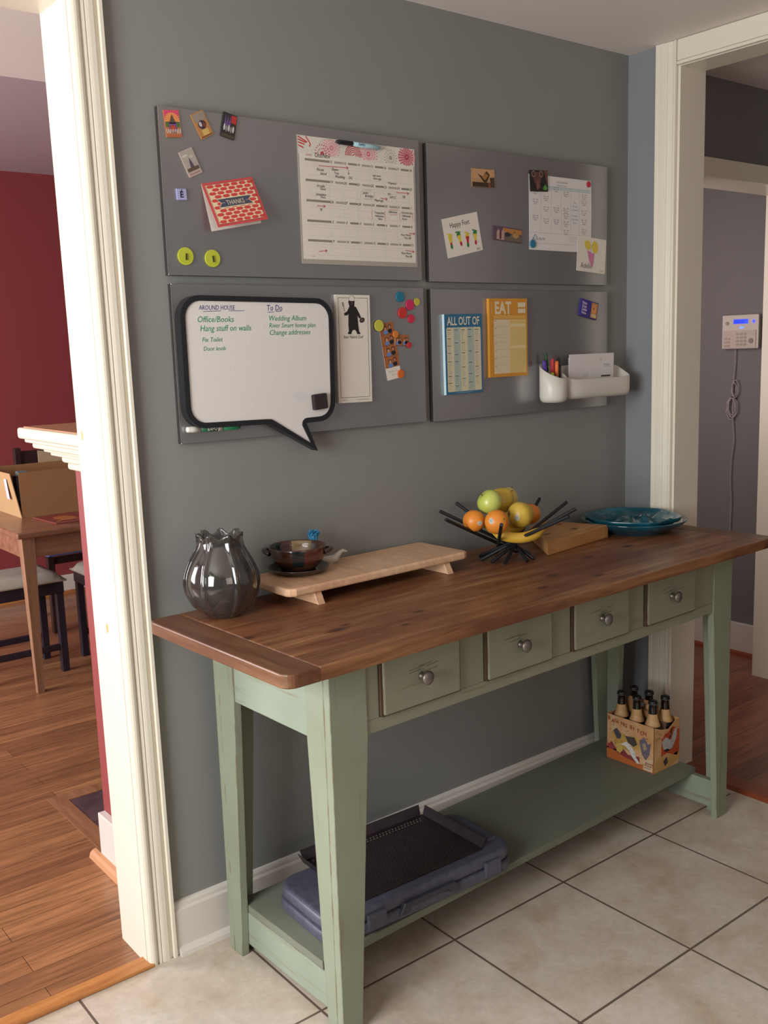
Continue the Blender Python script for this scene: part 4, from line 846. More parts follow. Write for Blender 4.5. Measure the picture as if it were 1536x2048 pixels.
for i, (a, c) in enumerate(DX):
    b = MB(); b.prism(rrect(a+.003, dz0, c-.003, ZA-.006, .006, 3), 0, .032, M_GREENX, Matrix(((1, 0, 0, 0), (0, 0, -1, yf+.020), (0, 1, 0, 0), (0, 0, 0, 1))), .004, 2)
    b.prism(rrect(a-.002, dz0-.0018, c-.0010, ZA-.003, .004, 3), .019, .0285, C('4a3826', .9), Matrix(((1, 0, 0, 0), (0, 0, -1, yf+.020), (0, 1, 0, 0), (0, 0, 0, 1)))); b.box(a-.0035, a+.0025, yf-.0015, yf, dz0-.001, ZA-.003, M_GAPSHADE)  # brown worn outline; dark strip at left is the gap's shadow, painted
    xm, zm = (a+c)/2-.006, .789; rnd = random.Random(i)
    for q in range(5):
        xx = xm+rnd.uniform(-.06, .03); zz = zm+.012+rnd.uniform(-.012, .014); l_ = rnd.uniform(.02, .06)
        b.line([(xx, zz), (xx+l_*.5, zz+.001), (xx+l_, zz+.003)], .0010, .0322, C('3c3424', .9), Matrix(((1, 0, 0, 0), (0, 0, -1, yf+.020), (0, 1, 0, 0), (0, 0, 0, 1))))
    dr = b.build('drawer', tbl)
    b = MB(); Tk = Matrix(((1, 0, 0, xm), (0, 0, -1, yf+.020-.032), (0, 1, 0, zm), (0, 0, 0, 1)))
    b.lathe([(0, 0), (.009, 0), (.008, .003), (.0055, .008), (.006, .014), (.012, .018), (.0165, .021), (.0160, .025), (.011, .0285), (.005, .030), (0, .0302)], M_PEWTER, 28, Tk)
    tag(b.build('knob', dr), 'round pewter knob')
# lower shelf and its end rails
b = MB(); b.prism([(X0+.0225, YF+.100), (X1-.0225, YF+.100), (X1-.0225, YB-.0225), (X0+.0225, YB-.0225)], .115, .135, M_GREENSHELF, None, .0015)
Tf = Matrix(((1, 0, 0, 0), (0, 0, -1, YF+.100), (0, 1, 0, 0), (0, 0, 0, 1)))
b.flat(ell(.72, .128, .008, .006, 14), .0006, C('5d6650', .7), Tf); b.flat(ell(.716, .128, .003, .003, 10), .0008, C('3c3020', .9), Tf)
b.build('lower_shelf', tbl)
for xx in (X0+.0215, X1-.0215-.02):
    b = MB(); b.box(xx, xx+.02, YF+.0225, YB-.0225, .026, .1148, M_GREENY_LIT, .0012); b.build('shelf_rail', tbl)

# ------------------------------------------------------------------ things on the table
def onT(x, y, z=ZT, a=0.0): return tr(x, y, z+.0004) @ rotz(a)
# ribbed smoky glass vase
def vase():
    b = MB(); n = 168; H = .198; prof = [(0.030, 0.0), (.046, .006), (.066, .028), (.081, .058), (.0865, .082), (.083, .108), (.072, .134), (.059, .155), (.050, .172), (.0475, .185), (.0495, .198)]
    def rad(t):
        for (r0, z0), (r1, z1) in zip(prof, prof[1:]):
            if t <= z1: k = (t-z0)/(z1-z0+1e-9); k = k; return r0+(r1-r0)*k
        return prof[-1][0]
    lv = 44; vs, fs = [], []
    def smooth_r(t): return (rad(max(0, t-.008))+rad(t)*2+rad(min(H, t+.008)))/4
    for l in range(lv+1):
        t = H*l/lv
        for i in range(n):
            a = 2*PI*i/n; ph = a*7/(2*PI); d = abs(ph-round(ph))*2   # 0 at rib centre
            rib = math.exp(-(d/(.13+.16*max(0, (t-.12)/.078)))**2)*.0066*min(1, t/.03)
            top = math.exp(-(d/.40)**2) if t > .15 else 0
            tt = t + (.0062*math.cos(PI*d)-.0035)*max(0, (t-.16)/.038)
            r = smooth_r(t)+rib + .0015*top*max(0, (t-.165)/.033)
            vs.append((r*math.cos(a), r*math.sin(a), tt))
    for l in range(lv+1):
        t = H - (H-.014)*l/lv
        for i in range(n):
            a = 2*PI*i/n; ph = a*7/(2*PI); d = abs(ph-round(ph))*2; tt = t + (.0062*math.cos(PI*d)-.0035)*max(0, (t-.16)/.038)
            rib2 = math.exp(-(d/.29)**2)*.004*max(0, (t-.12)/.078); r = max(.02, smooth_r(t)-.0044-.0012*max(0, (t-.15)/.048)+rib2)
            vs.append((r*math.cos(a), r*math.sin(a), tt+(.0 if l else .0014)))
    tot = 2*(lv+1)
    for l in range(tot-1):
        for i in range(n): fs.append((l*n+i, l*n+(i+1) % n, (l+1)*n+(i+1) % n, (l+1)*n+i))
    fs.append(list(range(n))[::-1]); fs.append([(tot-1)*n+i for i in range(n)])
    b.add(vs, fs, M_SMOKE, None, True); return b
m, nt, bs = newmat('smoky_glass'); M_SMOKE = m
mp = coords(nt); n1 = node(nt, 'ShaderNodeTexNoise', inp={'Scale': 14.0, 'Detail': 5.0}); nt.links.new(mp.outputs[0], n1.inputs[0])
rp = ramp(nt, [(0.35, '8c8683'), (0.7, 'a8a29c')]); nt.links.new(n1.outputs['Fac'], rp.inputs[0]); nt.links.new(rp.outputs[0], bs.inputs['Base Color'])
bs.inputs['Roughness'].default_value = 0.05; bs.inputs['Transmission Weight'].default_value = 0.92; bs.inputs['IOR'].default_value = 1.5; bs.inputs['Coat Weight'].default_value = 0.6; bs.inputs['Metallic'].default_value = 0.0
tag(vase().build('glass_vase', None, onT(.018, -.155, ZT, .12)), 'ribbed smoky glass vase at left end of the table', 'vase')

# maple riser board
RZ = .955
rs = thing('serving_riser', tr(.152, -.236, ZT+.0004) @ rotz(.030), 'long pale maple riser board on two slanted feet', 'riser')
b = MB(); b.prism([(0, .02), (.006, .008), (.02, 0), (.585, 0), (.599, .006), (.605, .018), (.605, .192), (.599, .204), (.59, .208), (.015, .208), (.004, .203), (0, .195)], RZ-ZT-.021, RZ-ZT, M_MAPLE, None, .006, 3); b.build('board', rs)
for x in (.078, .515):
    b = MB(); T2 = Matrix(((0, 0, 1, 0), (1, 0, 0, 0), (0, 1, 0, 0), (0, 0, 0, 1))); b.prism([(-.006, 0), (.212, 0), (.204, .0288), (.010, .0288)], x, x+.022, M_MAPLE, T2, .001, 1); b.build('foot', rs)
# stoneware bowl and saucer
M_CLAY = noisy('brown_glaze', [(0.3, '30201a'), (0.5, '4a2a20'), (0.7, '6a4430')], 6, .18, .5)
M_CLAYD = noisy('dark_glaze', [(0.3, '241a18'), (0.7, '3c2a22')], 6, .15, .6)
M_CLAYT = noisy('tan_glaze', [(0.3, '7c6444'), (0.7, '967c56')], 10, .25, .4)
M_CLAYR = noisy('red_brown_glaze', [(0.3, '3c1f1a'), (0.7, '5c3026')], 6, .18, .5)
M_CLAYG = noisy('green_black_glaze', [(0.3, '14181a'), (0.7, '24302c')], 10, .15, .5)
SX_, SY_ = .278, -.085
b = MB(); b.lathe([(0, 0), (.050, 0), (.060, .003), (.074, .010), (.079, .0145), (.078, .017), (.073, .015), (.060, .009), (.048, .007), (0, .0068)], M_CLAYD, 48)
tag(b.build('saucer', None, onT(SX_, SY_, RZ)), 'dark brown glazed saucer under the two-handled bowl', 'saucer')
bw = thing('soup_bowl', onT(SX_+.001, SY_+.002, RZ+.0074), 'brown glazed stoneware bowl with two lug handles on the riser', 'bowl')
b = MB(); n = 72; prof = [(0, 0), (.036, 0), (.044, .002), (.058, .016), (.069, .032), (.0735, .048), (.0745, .060), (.0735, .0625), (.0705, .061), (.069, .050), (.064, .034), (.052, .018), (.036, .010), (0, .009)]
kk = len(prof)
b.lathe(prof, M_CLAY, n, None, True)
kG, kT, kR = b.mi(M_CLAYG), b.mi(M_CLAYT), b.mi(M_CLAYR)
for i in range(n):
    deg = 360*(i+.5)/n
    for q in range(kk-1):
        fi = i*(kk-1)+q
        if 3 <= q <= 5: b.m[fi] = kG if 225 < deg < 252 else (kR if 252 <= deg < 330 or deg < 20 else 0)
        elif q >= 8: b.m[fi] = kT if 25 < deg < 72 else (kG if 95 < deg < 150 else (kR if 72 <= deg <= 95 else 0))
b.build('body', bw)
for sgn in (1, -1):
    b = MB(); Th = rotz(R(-38) if sgn > 0 else R(142))
    pts = [(.070, -.020, .046), (.082, -.014, .050), (.088, 0, .051), (.082, .014, .050), (.070, .020, .046)]
    b.tube(pts, .0058, M_CLAYD, 10, Th, radii=[.0075, .0062, .0055, .0062, .0075]); b.build('handle', bw)
# white bird and blue tuft behind the bowl
b = MB(); W = C('c8c0b4', .3)
b.tube([(-.030, 0, .018), (-.018, 0, .012), (0, 0, .0105), (.014, 0, .014), (.022, 0, .024), (.028, 0, .030), (.034, 0, .033), (.046, 0, .030)], .01, W, 14, None, radii=[.003, .008, .0115, .0105, .007, .0052, .0048, .0012])
b.lathe([(0, 0), (.008, 0), (.007, .004), (0, .005)], W, 14)
tag(b.build('bird_figurine', None, onT(.395, -.062, RZ, R(-30))), 'small white bird figurine on the riser to the right of the bowl', 'figurine')
t = thing('blue_ornament', onT(.355, -.045, RZ), 'small bright blue tufted ornament standing behind the bowl', 'ornament')
b = MB(); b.lathe([(0, 0), (.012, 0), (.012, .010), (.004, .014), (.003, .06), (0, .06)], C('c8c0b4', .3), 14); b.build('stem', t)
b = MB(); BLU = C('2f7fae', .35); rnd = random.Random(3)
b.ball((0, 0, .074), .011, BLU, None, (1, 1, 1.2), 10)
for i in range(34):
    a = rnd.uniform(0, 2*PI); el = rnd.uniform(.1, 1.2); d = Vector((math.cos(a)*math.cos(el), math.sin(a)*math.cos(el), math.sin(el))); p = Vector((0, 0, .078)); q = p+d*rnd.uniform(.012, .02)
    b.tube([p, (p+q)/2+Vector((0, 0, .003)), q], .0014, BLU, 6)
    b.ball(q, .0022, BLU, None, (1, 1, 1), 6)
for i in range(9):
    a = 2*PI*i/9; b.tube([(.009*math.cos(a), .009*math.sin(a), .060), (.012*math.cos(a), .012*math.sin(a), .084)], .002, C('4a98c0', .35), 6)
b.build('tuft', t)

# wire-rod fruit bowl
FC = Vector((.915, -.205, ZT))
fb = thing('fruit_basket', tr(*FC), 'black basket of crossed metal rods holding fruit', 'fruit bowl')
tops = [(-.145, .123), (-.228, .005), (-.182, -.162), (.030, -.208), (.137, -.141), (.208, -.044), (.207, .063), (.082, .195), (-.015, .195)]
for (x, y) in tops:
    a = math.atan2(y, x); tw = a+PI+.42; p1 = Vector((x, y, .146)); p0 = Vector((.080*math.cos(tw), .080*math.sin(tw), .0058))
    b = MB(); b.tube([p0, p1], .0050, M_ROD, 10); b.build('rod', fb)
for k in range(3):
    a = 2*PI*k/3+.3; p1 = Vector((.2*math.cos(a), .2*math.sin(a), .128)); tw = a+PI-.42; p0 = Vector((.078*math.cos(tw), .078*math.sin(tw), .0058))
    if k != 2: continue
# fruit
def fruitmat(name, c1, c2, c3, rough=.35, sc_=8): return noisy(name, [(0.25, c1), (0.5, c2), (0.75, c3)], sc_, rough, .15, 3)
def spotfruit(name, base, base2, spot, th=.62, rough=.4):
    m, nt, bs = newmat(name); mp = coords(nt); n1 = node(nt, 'ShaderNodeTexNoise', inp={'Scale': 26.0, 'Detail': 3.0}); n2 = node(nt, 'ShaderNodeTexNoise', inp={'Scale': 400.0, 'Detail': 2.0}); nt.links.new(mp.outputs[0], n1.inputs[0]); nt.links.new(mp.outputs[0], n2.inputs[0])
    rp = ramp(nt, [(0.3, base), (th, base2), (th+.07, spot)]); nt.links.new(n1.outputs['Fac'], rp.inputs[0]); nt.links.new(rp.outputs[0], bs.inputs['Base Color'])
    bs.inputs['Roughness'].default_value = rough; bump(nt, bs, n2.outputs['Fac'], .15, .0006); return m
M_APPLE = fruitmat('green_apple', 'a8b444', 'b9c258', 'c4ca6e'); M_ORG = spotfruit('orange_peel', 'd8802c', 'e08a30', '9a4a20', .66); M_YEL = spotfruit('yellow_skin', 'c2a03c', 'cfae48', '7a5226', .64); M_YELP = fruitmat('pale_yellow_skin', 'bca84c', 'cdb85c', 'd6c46c')
M_BAN = fruitmat('banana_skin', 'c89a34', 'd4a83c', 'dab248', .45, 6); M_STK = C('c8c8c0', .3)
def fruit(name, x, y, z, r, mat, label, cat, kind, sticker=None, rot=(0, 0, 0), group='fruit in the rod basket'):
    M_ = tr(x, y, z) @ Euler(rot).to_matrix().to_4x4(); t = thing(name, M_, label, cat, group); b = MB()
    if kind == 'apple':
        def fn(a, q): 
            k = 1-.10*(1-q)*.5; return (a*k*(1.02), q*.92-.16*math.exp(-(a/.30)**2)*(1 if q > 0 else -.6))
        b.ball((0, 0, 0), r, mat, None, (1, 1, 1), 22, fn); b.build('flesh', t)
        b = MB(); b.tube([(0, 0, r*.70), (.001, 0, r*.95), (.003, .001, r*1.12)], .0014, C('5a4426', .7), 6); b.build('stem', t)
    elif kind == 'pear':
        def fn(a, q): return (a*(1-.22*max(0, q)**1.3), q*(1.08 if q > 0 else .95))
        b.ball((0, 0, 0), r, mat, None, (1, 1, 1), 22, fn); b.build('flesh', t)
        b = MB(); b.tube([(0, 0, r*1.02), (.001, 0, r*1.2)], .0016, C('5a4426', .7), 6); b.build('stem', t)
    else:
        b.ball((0, 0, 0), r, mat, None, (1, 1, .95), 22); b.build('flesh', t)
        b = MB(); b.lathe([(0, r*.95), (.003, r*.955), (.002, r*.965), (0, r*.965)], C('7a7a34', .6), 8); b.build('stem_end', t)
    if sticker:
        d = Vector(sticker).normalized(); dl = (M_.to_3x3().inverted() @ d); q = dl.to_track_quat('Z', 'Y').to_matrix().to_4x4()
        b = MB(); rr = r*1.004; n_ = 18; vs = [tuple(Vector((0, 0, rr)))]; 
        for i in range(n_):
            a = 2*PI*i/n_; sx_, sy_ = .0085*math.cos(a), .0065*math.sin(a); vs.append((sx_, sy_, math.sqrt(max(1e-6, rr*rr-sx_**2-sy_**2))))
        b.add(vs, [(0, i+1, (i+1) % n_+1) for i in range(n_)], M_STK, q, True)
        for k in range(3): b.line([(-.005, -.003+.003*k), (.005, -.003+.003*k)], .0010, rr+.0004, C('6a8a70'), q)
        b.build('sticker', t)
CD = Vector((-1.07+.0, -2.17, 1.51))
def tow(x, y, z, dx=0, dz=0): 
    v = (CD-Vector((x, y, z))).normalized(); s_ = Vector((v.y, -v.x, 0)); return tuple(v + s_*-dx + Vector((0, 0, dz)))
fruit('apple', .862, -.192, 1.077, .037, M_APPLE, 'pale green apple on top of the fruit basket', 'fruit', 'apple', None, (R(-22), R(-42), 0))
fruit('orange', .806, -.186, 1.030, .0320, M_ORG, 'orange at the left of the fruit basket with an angled sticker', 'fruit', 'orange', tow(.81, -.195, 1.03, .6, -.25), (.3, .2, 0))
fruit('orange', .832, -.250, 1.031, .0345, M_ORG, 'orange at front centre of the fruit basket with a round white sticker', 'fruit', 'orange', tow(.83, -.25, 1.03, -.55, .1), (1.2, -.3, 0))
fruit('pear', .938, -.238, 1.036, .038, M_YEL, 'front yellow pear with a sticker in the fruit basket', 'fruit', 'pear', tow(.94, -.238, 1.036, -.25, -.25), (R(10), R(75), 0))
fruit('pear', .936, -.163, 1.070, .038, M_YEL, 'speckled yellow pear behind the apple in the fruit basket', 'fruit', 'pear', None, (R(30), R(40), 0))
fruit('pear', .998, -.128, 1.064, .033, M_YELP, 'rear pale yellow pear furthest right in the fruit basket', 'fruit', 'pear', None, (R(0), R(30), 0))
fruit('orange', 1.050, -.170, 1.016, .032, M_ORG, 'orange mostly hidden behind the front pear at the right', 'fruit', 'orange', None, (0, 0, 0))
def banana(M_, label, Lb=.17, bend=.9):
    t = thing('banana', M_, label, 'fruit', 'fruit in the rod basket'); b = MB(); pts, rd = [], []
    for i in range(15):
        k = i/14; a = (k-.5)*bend*1.6; rr = Lb/(bend*1.6); pts.append((rr*math.sin(a), rr*(1-math.cos(a)), 0)); rd.append(.0165*min(1, (k/.16+.25))*min(1, ((1-k)/.22+.2)))
    b.tube(pts, .016, M_BAN, 6, None, radii=rd, smooth=True); b.build('flesh', t)
    b = MB(); b.tube([pts[0], Vector(pts[0])+(Vector(pts[0])-Vector(pts[1]))*.7], .003, C('5a4424', .7), 6); b.build('stem', t)
banana(tr(.905, -.268, .978) @ rotz(-.55) @ Matrix.Rotation(R(55), 4, 'X'), 'front banana at bottom of the fruit basket')
banana(tr(.922, -.206, .990) @ rotz(-.15) @ Matrix.Rotation(R(62), 4, 'X'), 'second banana lying behind the front banana in the basket')
banana(tr(1.000, -.150, 1.006) @ rotz(.9) @ Matrix.Rotation(R(60), 4, 'X'), 'third banana curving up at the right of the basket', .16)

# butcher block
b = MB(); b.prism([(0, 0), (.334, 0), (.289, .195), (.179, .189)], 0, .0415, M_BLOCK, None, .0025, 2)
tag(b.build('butcher_block', None, tr(1.026, -.262, ZT+.0004) @ rotz(R(8.2))), 'thick knotty pine cutting block beside the fruit basket', 'cutting board')
# turquoise platter (round tray with divided dish on top)
M_TEAL = noisy('teal_glaze', [(0.3, '0a3644'), (0.55, '125464'), (0.75, '226e7c')], 7, .12, .6, 5)
pc = (1.516, -.192)
b = MB(); b.lathe([(0, 0), (.105, 0), (.108, .004), (.13, .012), (.158, .028), (.167, .037), (.169, .040), (.166, .0415), (.155, .034), (.125, .019), (.10, .013), (0, .012)], M_TEAL, 64)
tag(b.build('platter', None, onT(pc[0], pc[1])), 'large round turquoise glazed platter under the divided dish', 'platter')
b = MB(); n = 96; vs, fs = [], []
radii = [0, .03, .034, .04, .08, .12, .140, .148, .152, .150, .146]
for i in range(n):
    a = 2*PI*i/n; sct = (a*6/(2*PI)) % 1.0; sc2 = 1+.030*math.cos(6*a)*1 if True else 1
    for k, r0 in enumerate(radii):
        r = r0*(1 if k < 5 else sc2); z = {0: .012, 1: .012, 2: .024, 3: .020, 4: .009, 5: .014, 6: .026, 7: .033, 8: .034, 9: .028, 10: .020}[k]
        if 2 <= k <= 6:
            sp = (a*6/(2*PI) + r*9) % 1.0; d = min(sp, 1-sp); z += .016*math.exp(-(d/.07)**2) if k in (3, 4, 5) else .004*math.exp(-(d/.07)**2)
        vs.append((r*math.cos(a), r*math.sin(a), z))
K_ = len(radii)
for i in range(n):
    j = (i+1) % n
    for k in range(K_-1):
        f = [i*K_+k, j*K_+k, j*K_+k+1, i*K_+k+1] if k else [i*K_, j*K_+1, i*K_+1]; fs.append(f)
b.add(vs, fs, M_TEAL, None, True); b.lathe([(0, .004), (.10, .004), (.13, .010), (.147, .022)], M_TEAL, 48)
tag(b.build('divided_dish', None, onT(pc[0]-.004, pc[1]+.003, ZT+.0175)), 'turquoise glazed divided dish with petal compartments on the platter', 'dish')

# ------------------------------------------------------------------ shelf: grill case, grill tray, bottle carrier
SZ = .135
CS = TT @ tr(0, 0, SZ+.0005)
gr = thing('grill_case', tr(.10, -.170, SZ+.0005) @ rotz(R(-2)), 'grey plastic portable grill case lying on the lower shelf', 'case')
M_CASE = noisy('grey_plastic', [(0.3, '484856'), (0.7, '565666')], 60, .45, 0, 3); M_CASED = C('3a3a46', .4)
Lc, Dc = .60, .265
def caseoutline(s): return rrect(s, -Dc+s, Lc-s, -s, .055, 7)
b = MB(); b.prism(caseoutline(0), .0, .030, M_CASE, None, .008, 3); b.build('lower_shell', gr)
b = MB(); b.prism(caseoutline(.003), .0315, .066, M_CASE, None, .012, 4); b.build('lid', gr)
b = MB(); b.prism(caseoutline(.010), .028, .034, M_CASED); b.build('seam', gr)
for x in (.105, .48):
    b = MB(); b.box(x, x+.055, -Dc-.006, -Dc+.004, .010, .052, M_CASE, .003); b.build('latch', gr)
b = MB(); b.prism([(.20, .018), (.215, .044), (.375, .044), (.39, .018), (.36, .018), (.352, .032), (.238, .032), (.23, .018)], 0, .016, M_CASED, Matrix(((1, 0, 0, 0), (0, 0, -1, -Dc+.008), (0, 1, 0, 0), (0, 0, 0, 1))), .002); b.build('carry_handle', gr)
b = MB(); b.box(.545, .580, -Dc+.06, -.06, .060, .072, M_CASE, .006); b.build('lid_rib', gr)
M_ENAM = noisy('dark_enamel', [(0.3, '241a1e'), (0.7, '33272a')], 40, .3, .1)
tray = thing('grill_tray', tr(.205, -.150, SZ+.0005+.0665) @ rotz(R(-1.5)), 'dark perforated grill tray resting on the grey case', 'tray')
b = MB(); TW, TD = .40, .255; b.box(0, TW, -TD, 0, 0, .003, M_ENAM)
hl, hdk = C('8d8880', .6), C('121014', .6)
for r_i in range(22):
    for c_i in range(34):
        x = .022+c_i*.0108+(.0054 if r_i % 2 else 0); y = -.018-r_i*.0103
        if x > TW-.02: continue
        b.flat(ell(x, y, .0024, .0024, 6), .0033, hl if r_i < 2 else hdk)
b.build('perforated_base', tray)
b = MB()
for (x0, y0, x1, y1, nx, ny) in ((0, 0, TW, 0, 0, 1), (0, -TD, 0, 0, -1, 0), (TW, -TD, TW, 0, 1, 0)):
    hgt, out = .026, .012; dx, dy = (x1-x0), (y1-y0); l_ = math.hypot(dx, dy); ux, uy = dx/l_, dy/l_
    a0 = Vector((x0+ux*.004, y0+uy*.004, .001)); a1 = Vector((x1-ux*.004, y1-uy*.004, .001)); o = Vector((nx*out, ny*out, hgt)); th_ = Vector((nx*.0015, ny*.0015, 0))
    c0 = a0+o-Vector((ux, uy, 0))*.004; c1 = a1+o+Vector((ux, uy, 0))*.004
    b.add([a0, a1, c1, c0, a0+th_, a1+th_, c1+th_, c0+th_], [(0, 1, 2, 3), (7, 6, 5, 4), (0, 4, 5, 1), (2, 6, 7, 3), (1, 5, 6, 2), (0, 3, 7, 4)], M_ENAM)
b.build('rim', tray)

# six-bottle cardboard carrier
BX0, BX1, BY0, BY1, BZ = 1.427, 1.563, -.347, -.158, SZ+.0006
cr = thing('bottle_carrier', tr(BX0, BY0, BZ), 'illustrated cardboard six-bottle carrier on the lower shelf', 'carrier')
cw, cd, chh = BX1-BX0, BY1-BY0, .155
M_CB = noisy('printed_card', [(0.3, 'c08a58'), (0.5, 'd0a070'), (0.75, 'd8b48c')], 14, .5); M_CBI = C('6a4e3a', .85)
b = MB(); t_ = .0012
b.box(0, t_, 0, cd, 0, chh, M_CB); b.box(cw-t_, cw, 0, cd, 0, chh, M_CB)
P = [(0, 0), (cw, 0), (cw, chh), (cw*.86, chh), (cw*.70, chh*.92), (cw*.55, chh*.86), (cw*.30, chh*.90), (0, chh)]
Tx = Matrix(((1, 0, 0, 0), (0, 0, -1, t_), (0, 1, 0, 0), (0, 0, 0, 1)))
b.prism(P, 0, t_, M_CB, Tx); b.box(0, cw, cd-t_, cd, 0, chh, M_CB); b.box(t_, cw-t_, t_, cd-t_, 0, t_, M_CBI)
# print on the long left side (faces -x): local u runs from the far end to the near end
TL = Matrix(((0, 0, -1, 0), (-1, 0, 0, cd), (0, 1, 0, 0), (0, 0, 0, 1)))
def f(poly, c, k=0): b.flat([(x*cd, y*chh) for x, y in poly], .0004+.0002*k, C(c), TL)
f([(0, 0), (1, 0), (1, .22), (.7, .10), (.4, .18), (0, .34)], 'b8622c'); f([(.0, .22), (.10, .40), (.2, .28), (.34, .34), (.46, .22), (.7, .26), (.72, .10), (.4, .14), (0, .26)], '8a3434', 1)
f([(.10, .62), (.25, .70), (.5, .60), (.62, .72), (.7, .5), (.55, .3), (.2, .34)], 'c09848', 0)
f([(.30, .40), (.42, .50), (.52, .46), (.60, .34), (.64, .22), (.72, .12), (.66, .10), (.56, .20), (.50, .32), (.40, .40)], 'd8d2cc', 3)
f([(.14, .66), (.22, .74), (.32, .62), (.30, .52), (.22, .50)], '4a4450', 2); f([(.40, .62), (.60, .66), (.66, .52), (.58, .44), (.46, .50)], '4a4038', 2)
f([(.70, .60), (.80, .74), (.88, .60), (.94, .66), (.92, .40), (.84, .24), (.76, .34)], '6a6070', 2); f([(.76, .56), (.82, .62), (.86, .50), (.80, .44)], 'a89070', 3)
f([(.20, .36), (.30, .44), (.36, .30), (.30, .20), (.22, .22)], 'c8a854', 3); f([(.02, .30), (.10, .38), (.16, .24), (.06, .20)], '9a3a3a', 3); f([(.78, .02), (.98, .02), (.98, .30), (.80, .24)], 'd0b494', 2)
rnd = random.Random(9)
for i in range(60):
    x, y = rnd.uniform(.08, .95), rnd.uniform(.2, .78); a = rnd.uniform(0, PI); l_ = rnd.uniform(.003, .011)
    b.line([(x*cd, y*chh), (x*cd+l_*math.cos(a), y*chh+l_*math.sin(a))], .0011, .0014, C(rnd.choice(['3a3230', '5a5060', 'd8c8a8', '8a3c34', 'c08a3c', '4a4450'])), TL)
rnd = random.Random(2)
for i, ch_ in enumerate('RAGING BITCH'): b.text(ch_, .006+.0128*i, chh*.855-.0010*i+rnd.uniform(-.002, .002), .019, .0018, C('9a3a2e'), TL, rot=rnd.uniform(-.2, .2), fat=.0002)
b.text('BELGIAN', cd*.83, chh*.17, .0075, .0018, C('8a3434'), TL, fat=.0002); b.text('STYLE IPA', cd*.81, chh*.12, .0070, .0018, C('8a3434'), TL, fat=.0002); b.text('6 BOTTLES', cd*.81, chh*.07, .005, .0018, C('5a4a40'), TL)
# print on the short front end (faces -y)
TF = Matrix(((1, 0, 0, 0), (0, 0, -1, 0), (0, 1, 0, 0), (0, 0, 0, 1)))
def g(poly, c, k=0): b.flat([(x*cw, y*chh) for x, y in poly], .0004+.0002*k, C(c), TF)
g([(.28, .30), (.5, .34), (.9, .2), (1, .3), (1, .75), (.72, .88), (.55, .80), (.3, .70)], 'b84a24'); g([(0, 0), (.6, .0), (1, .1), (1, .28), (.5, .22), (.2, .30), (0, .2)], 'c89a5c', 0)
g([(.30, .62), (.44, .70), (.66, .60), (.80, .82), (.90, .80), (.86, .58), (.70, .40), (.50, .40), (.36, .46)], 'b8b4b4', 2); g([(.55, .60), (.64, .66), (.72, .88), (.66, .84)], '2a2426', 3); g([(.36, .42), (.50, .36), (.62, .38), (.52, .44)], '2a2426', 3); g([(.36, .18), (.50, .26), (.56, .12), (.44, .06)], '4a3c34', 1)
b.flat(ell(cw*.46, chh*.74, .0085, .0065, 14), .0012, C('d8321e'), TF)
for i in range(36):
    x, y = rnd.uniform(.34, .86), rnd.uniform(.40, .76); a = rnd.uniform(.5, 1.8); l_ = rnd.uniform(.003, .010); b.line([(x*cw, y*chh), (x*cw+l_*math.cos(a), y*chh+l_*math.sin(a))], .0011, .0012, C(rnd.choice(['2e2a2a', 'd8d4d0', '8a8484'])), TF)
for i in range(7): b.flat(ell(cw*(.08+.06*(i % 4)), chh*(.72+.07*(i // 2) % .2+.02*(i % 3)), .0022, .0018, 8), .0010, C('7a4a34'), TF)
b.build('carton', cr)
b = MB(); b.box(cw/2-.001, cw/2+.001, .004, cd-.004, .002, chh, M_CBI); hx = Matrix(((0, 0, 1, cw/2-.001), (1, 0, 0, 0), (0, 1, 0, 0), (0, 0, 0, 1)))
hp = [(.02, chh), (cd-.02, chh), (cd-.03, .205), (cd-.045, .215), (.045, .215), (.03, .205)]
b.prism([(.02, chh), (cd-.02, chh), (cd-.03, .175), (.03, .175)], 0, .002, C('b08250', .6), hx); b.prism([(.03, .175), (.06, .175), (.06, .205), (.045, .21), (.035, .205)], 0, .002, C('b08250', .6), hx); b.prism([(cd-.06, .175), (cd-.03, .175), (cd-.035, .205), (cd-.045, .21), (cd-.06, .205)], 0, .002, C('a8744a', .6), hx); b.prism([(.06, .198), (cd-.06, .198), (cd-.055, .211), (.055, .211)], 0, .002, C('a8744a', .6), hx)
for q in (1, 2): b.box(.003, cw-.003, cd*q/3-.0006, cd*q/3+.0006, .002, chh*.84, M_CBI)
b.build('handle_divider', cr)
M_BOT = noisy('amber_black_glass', [(0.3, '0f0a08'), (0.7, '1c100a')], 5, .08, .5); M_LAB = noisy('neck_label', [(0.3, 'b8824c'), (0.7, 'd0a874')], 30, .5)
def bottle(x, y, label):
    t = thing('beer_bottle', tr(x, y, BZ+.0022), label, 'bottle', 'bottles in the cardboard carrier')
    b = MB(); b.lathe([(0, 0), (.026, 0), (.0290, .004), (.0290, .125), (.027, .140), (.019, .160), (.0145, .178), (.0130, .205), (.0128, .216), (.0142, .218), (.0142, .224), (.012, .226), (0, .226)], M_BOT, 24); b.build('glass', t)
    b = MB(); b.lathe([(.0252, .146), (.0204, .158), (.0174, .170), (.0158, .181), (.0148, .186)], M_LAB, 24)
    for k in range(5): b.line([(-.006+.002*k, .168), (-.004+.003*k, .176)], .001, .0, C('4a3a34'), tr(0, 0, 0)) if False else None
    b.build('neck_label', t)
    b = MB(); b.lathe([(.0150, .219), (.0153, .2195), (.0140, .228), (.0105, .2302), (0, .2304)], C('1a1818', .4), 21, tr(0, 0, 0)); b.lathe([(.0146, .2178), (.0156, .2185), (.0154, .2205)], C('8a8684', .3, .8), 21); b.build('cap', t)
pl = [('front-left', '')]
